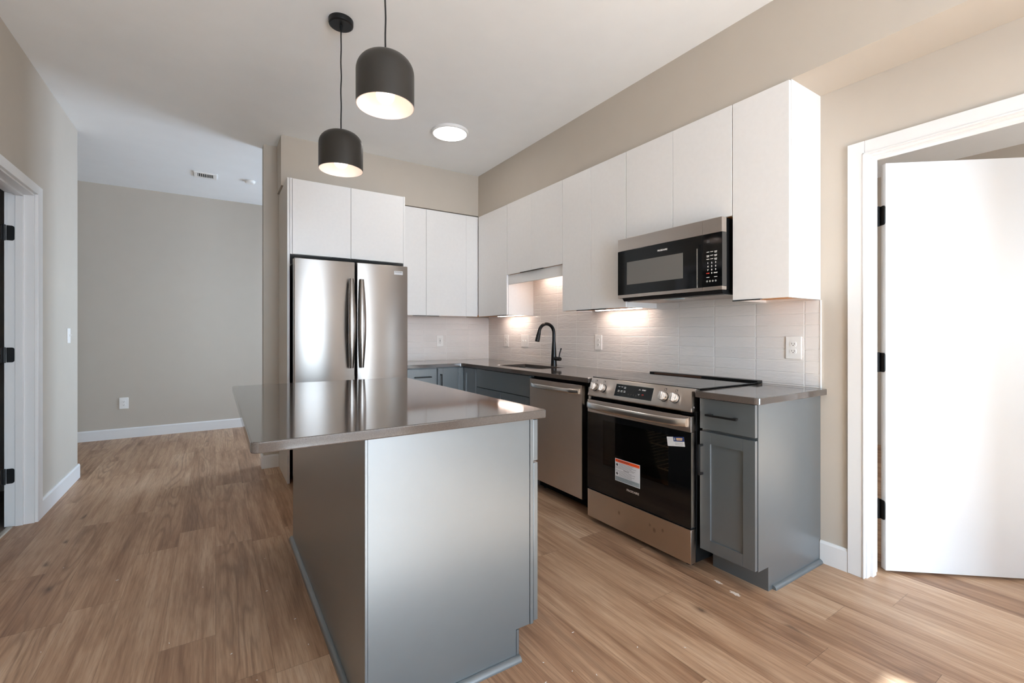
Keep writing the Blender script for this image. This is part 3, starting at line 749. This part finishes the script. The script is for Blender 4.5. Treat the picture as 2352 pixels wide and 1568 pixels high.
# oven door: steel band on top, black glass frame with a see-through window
Wy0, Wy1, Wz0, Wz1 = 1.568, 2.051, .392, .664
od = part('oven_door', G().box(RX0, 2.042, RA, RB, .699, .778, .002), 'stainless', R_, label='steel band along the oven door top')
g = G()
for (a_, b_, c_, d_) in ((RA, Wy0, .2175, .6985), (Wy1, RB, .2175, .6985), (Wy0, Wy1, .2175, Wz0), (Wy0, Wy1, Wz1, .6985)): g.box(RX0, 2.04, a_, b_, c_, d_)
part('door_glass', g, 'black_glass', R_, od, label='black glass of the oven door')
part('oven_window', G().box(RX0, RX0 + .004, Wy0, Wy1, Wz0, Wz1), 'oven_window_glass', R_, od)
g = G(); n = 18; pts = []
for k in range(n + 1):
    y = RA + .022 + (RB - RA - .03) * k / n; q = min(1.0, (math.sin(PI * k / n) * 1.25)) ** .5 if 0 < k < n else 0
    pts.append((y, RX0 - .004 - .048 * q, .745))
bar(g, pts, oval(.0105, .0215))
part('door_handle', g, 'stainless_handle', R_, od)
part('door_edge', G().box(RX0 + .002, 2.04, RA - .0008, RA + .0005, .22, .698), 'stainless', R_, od)
text('FRIGIDAIRE', .017, face_mx(RX0 - .0002, 1.813, .290), 'logo_grey', R_, 'logo', od, bold=.0004, width=.092)
# control panel
sl = (2.04 - 2.0) / (.912 - .799)
g = G(); g.prism([(2.0, .806), (2.04, .913), (2.075, .9145), (2.075, .80), (2.006, .799)], 'y', RA, RB, .0012)
cp = part('control_panel', g, 'stainless', R_, label='sloping steel control panel')
ang = math.atan(sl)
def pan(y, s_):  # frame on the sloped panel, s_ = height z
    x = 2.0 + (s_ - .806) * (.04 / .107)
    u_ = Vector((math.sin(ang), 0, math.cos(ang))); nrm = Vector((-math.cos(ang), 0, math.sin(ang))); r_ = Vector((0, -1, 0))
    m = Matrix.Identity(4)
    for i in range(3): m[i][0] = r_[i]; m[i][1] = u_[i]; m[i][2] = nrm[i]; m[i][3] = (x, y, s_)[i]
    return m
def gx(g, mtx): bmesh.ops.transform(g.bm, matrix=mtx, verts=g.bm.verts); return g
dm = pan(1.827, .859)
part('display_bezel', gx(G().box(-.1415, .1415, -.0385, .0385, -.001, .0008), dm), 'stainless_handle', R_, cp)
dp = part('display', gx(G().box(-.139, .139, -.036, .036, .0005, .0016, .0004), dm), 'black_glass', R_, cp)
def onp(mtx, x, y, z=.0018): return mtx @ Matrix.Translation((x, y, z))
text('START', .0095, onp(dm, .076, .017), 'print_white', R_, 'display_text', dp, bold=.0003)
text('OFF', .0085, onp(dm, .073, -.010), 'print_red', R_, 'display_text', dp, bold=.0003)
g = G()
for (x, y, s_) in ((.045, .017, 1), (.045, -.010, -1)):
    for k in (-1, 1):
        g.prism([(x + k * .0055, y - s_ * .004), (x + k * .0055, y - s_ * .002), (x, y + s_ * .005), (x, y + s_ * .003)], 'z', .0016, .0020)
    part('arrow_mark', gx(g, dm), 'print_white', R_, dp); g = G()
for (x, y, n_) in ((-.112, .020, 1), (-.089, .020, 1), (-.066, .020, 2), (-.110, -.003, 2), (-.087, -.003, 2), (-.064, -.003, 2)):
    for q in range(n_):
        for k in range(3): g.box(x - .007 + k * .005, x - .0035 + k * .005, y - q * .007, y + .003 - q * .007, .0016, .0019)
part('display_marking', gx(g, dm), 'print_white', R_, dp)
g = G()
for k in range(4):
    x = -.030 + k * .0195
    g.loft([((x, -.018, .0016), .0052), ((x, -.018, .0019), .0052)], 14)
    part('icon', gx(g, dm), 'slot_dark', R_, dp); g = G()
for q in range(2): g.box(-.117, -.102, -.021 - q * .006, -.0185 - q * .006, .0016, .0018)
part('display_marking', gx(g, dm), 'slot_dark', R_, dp)
def knob(y, z):
    m = pan(y, z); g = G()
    g.loft([((0, 0, 0), .0262), ((0, 0, .003), .0262)], 32)
    gx(g, m)
    k = G(); k.loft([((0, 0, .003), .0245), ((0, 0, .022), .0238), ((0, 0, .0245), .0215)], 40)
    o = part('knob', gx(k, m), 'chrome_knob', R_, label='brushed metal burner knob')
    b = G(); b.box(-.0080, .0080, -.0215, .0215, .022, .0395, .0030, 3); part('knob_grip', gx(b, m), 'chrome_knob', R_, o)
    part('knob_ring', gx(g, Matrix.Identity(4)), 'black_plastic', R_, o)
    q = G()
    for (a_, b_, c_, d_) in ((-.007, .007, .0335, .0345), (-.007, .007, .0465, .0475), (-.007, -.006, .0335, .0475), (.006, .007, .0335, .0475)): q.box(a_, b_, c_, d_, .0002, .0008)
    q.box(.002, .0055, .042, .046, .0002, .0008)
    part('burner_mark', gx(q, m), 'print_dark', R_, cp)
for y, z in ((2.140, .857), (2.070, .857), (1.610, .857), (1.540, .857)): knob(y, z)
part('cooktop', G().box(2.055, 2.590, RA - .010, RB + .010, .911, .9175, .0012), 'cooktop_glass', R_, label='black glass cooktop')
g = G(); g.box(2.592, 2.645, RA - .010, RB + .002, .9105, .9275, .002)
part('rear_vent', g, 'black_metal', R_)
part('vent_slot', G().box(2.5914, 2.593, 1.78, 2.15, .9185, .9225), 'vent_brown', R_)
for y in (RA + .06, RB - .06): part('foot', G().cyl((2.075, y, 0), (2.075, y, .036), .02, .016, 16), 'black_plastic', R_)
part('side_trim', G().box(2.006, 2.03, RA - .0015, RA, .805, .905), 'stainless', R_)
part('side_trim', G().cyl((2.024, RA - .0025, .823), (2.024, RA, .823), .0045, seg=12), 'chrome_knob', R_)
# stickers on the oven glass
LM = face_mx(RX0 - .0003, 1.854, .390)
wlb = part('warning_label', gx(G().box(-.095, .095, -.066, .066, 0, .0004), LM), 'label_white', R_, od, label='white warning label with an orange header')
g = G(); g.box(-.092, .092, .046, .063, .0004, .0007); gx(g, LM)
part('label_header', g, 'label_orange', R_, od)
text('WARNING', .0125, onp(LM, -.03, .0545, .0010), 'print_dark', R_, 'label_text', od, depth=.0002, width=.085)
g = G(); g.box(-.092, .092, -.063, -.038, .0004, .0007); part('label_footer', gx(g, LM), 'label_grey', R_, od)
g = G(); yl = .040
for k in range(17):
    if k == 6: g.box(-.03, .015, yl, yl + .0026, .0004, .0008)
    else:
        x0_ = -.066 if (k < 4 or 9 <= k < 13) else -.09
        g.box(x0_, random.uniform(.03, .088), yl, yl + .0013, .0004, .0007)
    yl -= .0061 if k != 12 else .0085
for (x, y) in ((-.079, .030), (-.079, -.022)):
    g.prism([(x - .009, y), (x, y + .010), (x + .009, y), (x + .002, y - .009)], 'z', .0004, .0009)
part('label_text', gx(g, LM), 'print_dark', R_, od)
SM = face_mx(RX0 - .0003, 1.522, .637) @ Matrix.Rotation(math.radians(9), 4, 'Z')
part('sticker', gx(G().box(-.053, .053, -.024, .024, 0, .0004), SM), 'label_white', R_, od, label='small white and blue sticker')
part('sticker_header', gx(G().box(-.012, .053, .0005, .024, .0004, .0007), SM), 'label_blue', R_, od)
g = G(); g.box(.006, .044, .0135, .018, .0007, .001); g.box(.006, .042, .0065, .011, .0007, .001); part('sticker_text', gx(g, SM), 'label_cream', R_, od)
g = G()
for k in range(4): g.box(-.005, .046 - .006 * (k % 2), -.005 - k * .0045, -.0035 - k * .0045, .0004, .0007)
part('sticker_text', gx(g, SM), 'print_grey', R_, od)
g = G(); g.prism([(-.007, .005), (-.001, .005), (-.001, .019), (-.007, .019)], 'z', .0007, .001); part('sticker_icon', gx(g, SM), 'label_grey', R_, od)

# ------------------------------------------------------------------ wall cabinets
UF, UB = 2.345, 2.366
def tabpull(root, sub, ax, f, a0, a1, z):
    g = G()
    if ax == 'x': g.box(f - .004, f + .017, a0, a1, z - .0022, z - .0002); g.box(f - .004, f - .0025, a0, a1, z - .006, z - .0022)
    else: g.box(a0, a1, f - .004, f + .017, z - .0022, z - .0002); g.box(a0, a1, f - .004, f - .0025, z - .006, z - .0022)
    return part('edge_pull', g, 'matte_black', root, sub)
def upper(label, y0, y1, z0, z1, doors, wood=True):
    c = thing('wall_cabinet', label, 'cabinet', (2.5, (y0 + y1) / 2, z0), group='white wall cabinets')
    bk = XW - .001; g = G()
    g.box(UB, bk, y0, y0 + .016, z0, z1); g.box(UB, bk, y1 - .016, y1, z0, z1); g.box(UB + .0005, bk - .0005, y0 + .016, y1 - .016, z1 - .016, z1 - .0004); g.box(UB + .0004, UB + .018, y0 + .016, y1 - .016, z0 + .0162, z0 + .03)
    g.box(bk - .012, bk - .0004, y0 + .016, y1 - .016, z0 + .0006, z1 - .017)
    part('carcass', g, 'cabinet_white', c)
    part('bottom_panel', G().box(UB + .018, bk - .012, y0 + .016, y1 - .016, z0 + .014, z0 + .026).box(UB + .0002, UB + .0185, y0 + .016, y1 - .016, z0 + .0002, z0 + .016), 'birch_ply', c, label='natural wood underside')
    for (a, b, t0, t1) in doors:
        d = part('door', G().box(UF, UB - .002, a, b, z0 + .001, z1 - .008, .0012), 'cabinet_white', c)
        if t1 > t0: tabpull(c, d, 'x', UF, t0, t1, z0 + .001)
    return c
upper('tall white wall cabinet at the open end of the run, beside the microwave', 1.1295, 1.4225, 1.374, 2.4418, [(1.131, 1.4205, 1.27, 1.42)])
upper('short white two-door wall cabinet directly above the microwave', 1.4245, 2.184, 1.834, 2.4418, [(1.4265, 1.8055, 0, 0), (1.8085, 2.182, 0, 0)])
upper('white two-door wall cabinet between the microwave and the cabinet over the sink', 2.186, 2.866, 1.376, 2.4418, [(2.188, 2.5315, 2.372, 2.5305), (2.5345, 2.864, 2.5355, 2.69)])
c = upper('short white two-door wall cabinet with a valance above the sink', 2.868, 3.700, 1.758, 2.4418, [(2.870, 3.2975, 3.125, 3.297), (3.3005, 3.698, 3.301, 3.47)])
part('valance', G().box(UB - .002, UB + .016, 2.868, 3.700, 1.667, 1.756, .001), 'cabinet_white', c)
c = thing('wall_cabinet', 'white corner wall cabinet beside the sink, turning against the fridge-side cabinets', 'cabinet', (2.5, 4.2, 1.376), group='white wall cabinets')
bk = XW - .001; g = G(); g.box(UB, bk, 3.702, 3.718, 1.376, 2.4418); g.box(UB + .018, bk - .012, 3.718, 4.588, 2.425, 2.4414); g.box(UB + .0004, UB + .018, 3.718, 4.30, 1.3922, 2.4414); g.box(bk - .012, bk - .0004, 3.718, 4.588, 1.3764, 2.4414)
part('carcass', g, 'cabinet_white', c)
part('bottom_panel', G().box(UB + .018, bk - .012, 3.718, 4.585, 1.390, 1.402).box(UB + .0002, UB + .0185, 3.718, 4.299, 1.3762, 1.392), 'birch_ply', c, label='natural wood underside')
dd = part('door', G().box(UF, UB - .002, 3.704, 4.262, 1.377, 2.433, .0012), 'cabinet_white', c); tabpull(c, dd, 'x', UF, 3.71, 3.88, 1.377)
c = thing('wall_cabinet', 'white wall cabinet between the fridge surround and the corner', 'cabinet', (1.9, 4.44, 1.376), group='white wall cabinets')
UY = 4.28
g = G(); g.box(1.452, 1.468, UY + .021, 4.599, 1.376, 2.4418); g.box(1.468, 2.364, UY + .039, 4.577, 2.425, 2.4414); g.box(1.468, 2.364, UY + .0214, UY + .039, 1.3922, 2.4414); g.box(1.468, 2.364, 4.577, 4.5986, 1.3764, 2.4414)
part('carcass', g, 'cabinet_white', c)
part('bottom_panel', G().box(1.468, 2.364, UY + .039, 4.577, 1.390, 1.402).box(1.468, 2.364, UY + .0210, UY + .0395, 1.3762, 1.392), 'birch_ply', c, label='natural wood underside')
dd = part('door', G().box(1.454, 1.7605, UY, UY + .019, 1.377, 2.433, .0012), 'cabinet_white', c); tabpull(c, dd, 'y', UY, 1.62, 1.758, 1.377)
dd = part('door', G().box(1.7635, 2.2075, UY, UY + .019, 1.377, 2.433, .0012), 'cabinet_white', c); tabpull(c, dd, 'y', UY, 1.765, 1.90, 1.377)
part('filler_strip', G().box(2.2095, 2.344, UY + .002, UY + .019, 1.377, 2.433, .001), 'cabinet_white', c)
# lights under the wall cabinets
UG = 'warm strip lights under the wall cabinets'
def strip(label, x, y0, y1, z):
    r = thing('under_cabinet_light', label, 'light', (x, (y0 + y1) / 2, z), group=UG)
    part('housing', G().box(x - .022, x + .022, y0, y1, z - .010, z - .0005, .001), 'plastic_white', r)
    part('diffuser', G().box(x - .017, x + .017, y0 + .006, y1 - .006, z - .013, z - .0098, .001), 'strip_glow', r)
strip('glowing strip light under the two-door cabinet beside the microwave', 2.56, 2.24, 2.70, 1.390)
strip('glowing strip light tucked behind the valance above the sink', 2.56, 3.02, 3.52, 1.772)
strip('glowing strip light under the corner wall cabinet', 2.56, 3.75, 4.20, 1.390)

# ------------------------------------------------------------------ microwave
MW = thing('microwave', 'stainless and black over-the-range microwave under the short wall cabinet', 'microwave', (2.46, 1.8, 1.43))
MX = 2.262; m0, m1, sp = 1.430, 2.180, 1.546
g = G(); g.box(2.305, XW - .011, m0 + .018, m1 - .012, 1.438, 1.826, .003)
part('body', g, 'black_plastic', MW)
md = part('door', G().box(MX, 2.304, sp + .0008, m1, 1.741, 1.821, .0015), 'stainless', MW, label='steel band across the door top')
part('door_glass', G().box(MX, 2.304, sp + .0008, m1, 1.4515, 1.7405, .001), 'black_glass', MW, md)
part('door_window', G().box(MX - .0006, MX + .001, 1.672, 2.100, 1.515, 1.662), 'window_mesh', MW, md, label='grey see-through mesh window')
part('door_sill', G().box(MX, 2.304, sp + .0008, m1, 1.431, 1.451, .001), 'stainless', MW, md)
g = G(); g.box(MX - .005, MX + .004, 1.5745, 1.580, 1.452, 1.670, .001)
part('door_handle', g, 'stainless_handle', MW, md)
part('handle_recess', G().box(MX - .0008, MX + .002, sp + .004, 1.5735, 1.452, 1.690), 'gap_black', MW, md)
text('FRIGIDAIRE', .0135, face_mx(MX - .0003, 1.817, 1.700), 'print_white', MW, 'logo', md, bold=.0004, width=.072)
mp = part('control_panel', G().box(MX, 2.304, m0, sp - .0008, 1.4515, 1.7405, .001), 'black_glass', MW, label='black keypad panel')
part('panel_band', G().box(MX, 2.304, m0, sp - .0008, 1.741, 1.821, .0015), 'stainless', MW, mp)
part('panel_sill', G().box(MX, 2.304, m0, sp - .0008, 1.431, 1.451, .001), 'stainless', MW, mp)
part('panel_edge', G().box(MX + .002, 2.303, m0 - .0010, m0, 1.452, 1.740), 'fridge_side', MW, mp)
kx = MX - .0003
for i, row in enumerate(('123', '456', '789')):
    for k, ch in enumerate(row): text(ch, .0115, face_mx(kx, 1.513 - k * .0232, 1.581 - i * .019), 'print_white', MW, 'keypad_digit', mp, bold=.0006)
text('0', .0115, face_mx(kx, 1.4898, 1.525), 'print_white', MW, 'keypad_digit', mp, bold=.0006)
text('STOP', .0075, face_mx(kx, 1.513, 1.525), 'print_red', MW, 'keypad_text', mp, bold=.0004, width=.019)
text('START', .0075, face_mx(kx, 1.4666, 1.525), 'print_white', MW, 'keypad_text', mp, bold=.0004, width=.022)
g = G()
for i in range(3):
    for k in range(3):
        y, z = 1.513 - k * .0232, 1.640 - i * .0195
        two = (k == 2) or (i == 1 and k == 0)
        g.box(kx, kx + .0004, y - .0085, y + .0085, z, z + .003)
        if two: g.box(kx, kx + .0004, y - .007, y + .007, z - .006, z - .003)
for y in (1.513, 1.4666): g.box(kx, kx + .0004, y - .009, y + .009, 1.502, 1.505)
part('keypad_text', g, 'print_white', MW, mp)
g = G()
for k in range(4): g.cyl((kx, 1.518 - k * .0172, 1.482), (kx + .0004, 1.518 - k * .0172, 1.482), .0055, seg=14)
part('keypad_icons', g, 'print_grey', MW, mp)
part('display', G().box(kx, kx + .0005, 1.502, 1.520, 1.692, 1.708), 'print_dark', MW, mp)
g = G(); g.prism([(2.285, 1.437), (2.305, 1.412), (2.64, 1.412), (2.64, 1.437)], 'y', m0 + .02, m1 - .014)
part('underside', g, 'black_plastic', MW)
part('vent_plate', G().box(2.335, 2.63, m0 + .03, m1 - .02, 1.4092, 1.4118, .001), 'stainless_handle', MW)
for y0, y1 in ((1.48, 1.71), (1.92, 2.13)): part('grease_filter', G().box(2.36, 2.61, y0, y1, 1.4078, 1.4100, .001), 'filter_mesh', MW)
part('cooktop_lamp', G().box(2.345, 2.40, 1.76, 1.87, 1.4075, 1.4098, .001), 'lens_blue_reflection', MW, label='pale lamp lens under the microwave')

# ------------------------------------------------------------------ fridge and its surround
FPG = 'tall panels around the fridge'
fs_ = thing('fridge_surround', 'tall end panel on the hall side of the fridge, beige side and white front edge', 'panel', (.488, 4.3, 0), group=FPG)
part('side_board', G().box(.479, .497, 4.0285, 4.598, 0, 2.4405), 'panel_beige', fs_)
part('front_edge', G().box(.479, .497, 4.02, 4.028, 0, 2.441, .0008), 'cabinet_white', fs_, label='white edge strip')
single('fridge_surround', G().box(1.4335, 1.4495, 4.02, 4.598, 0, 2.4418, .001), 'cabinet_white', 'tall white panel between the fridge and the drawer cabinet', 'panel', (1.4415, 4.3, 0), FPG)
c = thing('fridge_cabinet', 'white two-door cabinet above the fridge', 'cabinet', (.966, 4.3, 1.832))
g = G(); g.box(.498, 1.4325, 4.026, 4.59, 1.832, 2.441)
part('carcass', g, 'cabinet_white', c)
part('filler_strip', G().box(.498, .513, 4.008, 4.0255, 1.832, 2.438), 'cabinet_white', c)
dd = part('door', G().box(.515, .9655, 4.003, 4.024, 1.833, 2.434, .0012), 'cabinet_white', c); tabpull(c, dd, 'y', 4.003, .815, .958, 1.833)
dd = part('door', G().box(.9685, 1.426, 4.003, 4.024, 1.833, 2.434, .0012), 'cabinet_white', c); tabpull(c, dd, 'y', 4.003, .976, 1.12, 1.833)
FR = thing('refrigerator', 'stainless steel french-door refrigerator with curved vertical handles', 'refrigerator', (.95, 4.2, 0))
FY = 3.83
g = G(); g.box(.525, 1.412, 3.905, 4.57, .03, 1.765, .004)
part('body', g, 'fridge_side', FR)
g = G(); g.box(.512, .57, 3.86, 3.93, 1.766, 1.785, .003); g.box(1.345, 1.395, 3.88, 3.93, 1.766, 1.785, .003)
part('hinge_cover', g, 'fridge_side', FR)
def fdoor(x0, x1, z0, z1):
    return part('door', G().box(x0, x1, FY, 3.90, z0, z1, .006, 3), 'stainless_fridge', FR)
dl = fdoor(.503, .957, .66, 1.778); dri = fdoor(.973, 1.404, .66, 1.779)
fz = part('freezer_drawer', G().box(.503, 1.404, FY, 3.90, .09, .648, .006, 3), 'stainless_fridge', FR)
part('door_gasket', G().box(.51, 1.40, 3.898, 3.906, .06, 1.76), 'gap_black', FR)
def fhandle(xc, sub, nm='door_handle'):
    g = G(); n = 22; rows = []; PRF = [(-1, .014)] + [(-math.cos(PI * q / 10), .002 - .014 * math.sin(PI * q / 10) ** .8) for q in range(0, 11)] + [(1, .014)]
    for k in range(n + 1):
        q = k / n; z = .918 + .722 * q; bow = math.sin(PI * q)
        wdt = .0165 + .0115 * bow; yy = FY - .034 - .028 * bow
        rows.append((xc, yy, z, wdt))
    R0 = []
    for (x, y, z, w_) in rows:
        R0.append([g.bm.verts.new((x + a * w_, y + b, z)) for a, b in PRF])
    fs = []
    for r0, r1 in zip(R0, R0[1:]):
        for k in range(len(PRF)): fs.append(g.bm.faces.new((r0[k], r0[(k + 1) % len(PRF)], r1[(k + 1) % len(PRF)], r1[k])))
    fs += [g.bm.faces.new(R0[0]), g.bm.faces.new(R0[-1][::-1])]
    bmesh.ops.recalc_face_normals(g.bm, faces=fs)
    for z in (.935, 1.605): g.box(xc - .012, xc + .012, FY - .026, FY + .001, z, z + .03, .002)
    return part(nm, g, 'handle_steel', FR, sub)
fhandle(.922, dl); fhandle(1.004, dri)
g = G(); g.box(.60, 1.31, FY - .05, FY - .032, .575, .607, .006)
for x in (.63, 1.27): g.box(x, x + .03, FY - .035, FY + .001, .58, .602)
part('door_handle', g, 'stainless_handle', FR, fz)
part('badge', G().box(1.283, 1.360, FY - .002, FY + .0005, 1.702, 1.734, .0006), 'label_white', FR, dri, label='small bright nameplate')
text('FRIGIDAIRE', .0115, face_my(1.3215, FY - .0023, 1.7235), 'print_grey', FR, 'badge_text', dri, bold=.0003, width=.062)
for x in (.58, 1.33): part('foot', G().cyl((x, 3.95, 0), (x, 3.95, .035), .02, seg=16), 'black_plastic', FR)

# ------------------------------------------------------------------ island
IS = thing('kitchen_island', 'blue-grey kitchen island cabinet under the dark overhanging worktop', 'island', (.68, 2.15, 0))
g = G(); g.box(.386, 1.0005, 1.4025, 2.905, .112, .8765); g.box(.386, .920, 1.4025, 2.905, 0, .112)
part('carcass', g, 'cabinet_grey', IS)
part('back_panel', G().box(.377, .3855, 1.3935, 2.912, 0, .8765, .001), 'cabinet_grey', IS)
g = G(); g.prism([(.3864, .8765), (.9835, .8765), (.9835, .112), (.9235, .112), (.9235, 0), (.3864, 0)], 'y', 1.3945, 1.4020)
part('end_panel', g, 'cabinet_grey', IS)
part('frame_stile', G().box(.9865, 1.0005, 1.3935, 1.4022, .110, .8765), 'cabinet_grey', IS)
part('toe_kick', G().box(.9255, .936, 1.3945, 2.905, 0, .108), 'cabinet_grey', IS)
IX = 1.0225
for k, (a, b) in enumerate(((1.3955, 1.8945), (1.8975, 2.3985), (2.4015, 2.9035))):
    dd = part('drawer', G().box(1.0025, IX, a, b, .718, .872, .0015), 'cabinet_grey', IS)
    g = G(); mid = (a + b) / 2; g.box(IX + .023, IX + .032, mid - .08, mid + .08, .79, .80, .002)
    for y in (mid - .07, mid + .07): g.box(IX, IX + .028, y - .006, y + .006, .79, .80)
    part('bar_pull', g, 'matte_black', IS, dd)
    dd = part('door', G().shaker('+x', a, b, .117, .710, IX), 'cabinet_grey', IS)
    g = G(); yv = b - .03; g.box(IX + .023, IX + .032, yv - .005, yv + .005, .52, .67, .002)
    for z in (.53, .66): g.box(IX, IX + .028, yv - .005, yv + .005, z - .006, z + .006)
    part('bar_pull', g, 'matte_black', IS, dd)
def quarter(sx_, t=.019): return [(0, 0), (0, t)] + [(sx_ * t * math.sin(a * PI / 16), t * math.cos(a * PI / 16)) for a in range(1, 8)] + [(sx_ * t, 0)]
g = G(); g.prism([(.3768 + x, z) for x, z in quarter(-1)], 'y', 1.376, 2.93)
g.prism([(1.3933 + y, z) for y, z in quarter(-1)], 'x', .358, .9365)
part('shoe_molding', g, 'cabinet_grey', IS)
single('island_top', G().slab([.077, 1.05], [1.372, 2.925], lambda i, j: True, ZU, ZT, .004, [(.077, 1.372, .022), (1.05, 1.372, .012), (1.05, 2.925, .03), (.077, 2.925, .012)]), 'quartz_brown', 'dark glossy brown quartz worktop of the island reflecting the fridge', 'worktop', (.56, 2.15, ZT))

# ------------------------------------------------------------------ traces of work on the floor
def splat(cx, cy, r, seed, st):
    rnd = random.Random(seed); n = 18; g = G()
    pts = []
    for k in range(n):
        a = 2 * PI * k / n; q = r * (.55 + .6 * rnd.random())
        pts.append((cx + math.cos(a) * q * st, cy + math.sin(a) * q))
    g.prism(pts, 'z', .0002, .0008)
    return g
PG = 'paint spots on the floor'
single('paint_spot', splat(2.005, 1.205, .030, 3, .42), 'paint_speck', 'larger whitish paint spot on the floor in front of the end cabinet', 'paint spot', (2.005, 1.205, 0), PG)
single('paint_spot', splat(2.03, 1.30, .024, 5, .4), 'paint_speck', 'smaller whitish paint spot on the floor between range and end cabinet door', 'paint spot', (2.03, 1.30, 0), PG)
g = G(); rnd = random.Random(11)
spots = [(-.25, 1.75), (-.05, 2.6), (.05, 2.0), (.12, 1.8), (.2, 2.4), (-.4, 2.9), (-.15, 2.2), (.28, 2.1), (.1, 3.2), (-.3, 1.55), (.3, 1.9), (-.55, 2.4), (-.02, 1.6), (1.0, 1.33), (1.06, 1.24), (1.12, 1.18), (1.2, 1.4), (1.35, 1.2), (.95, 1.25), (1.5, 1.1), (1.3, 1.9), (.22, 2.75), (-.65, 3.2), (.15, 1.5)]
for (x, y) in spots:
    a = rnd.random() * PI; l_ = .002 + .004 * rnd.random(); w_ = .001 + .0012 * rnd.random(); ca, sa = math.cos(a), math.sin(a)
    g.prism([(x + ca * l_, y + sa * l_), (x - sa * w_, y + ca * w_), (x - ca * l_, y - sa * l_), (x + sa * w_, y - ca * w_)], 'z', .0003, .0014)
o = single('paint_debris', g, 'print_white', 'tiny white paint flecks scattered over the oak floor around the island', 'debris', (0, 0, 0)); o['kind'] = 'stuff'

for o in bpy.data.objects:
    if '_off' in o: del o['_off']
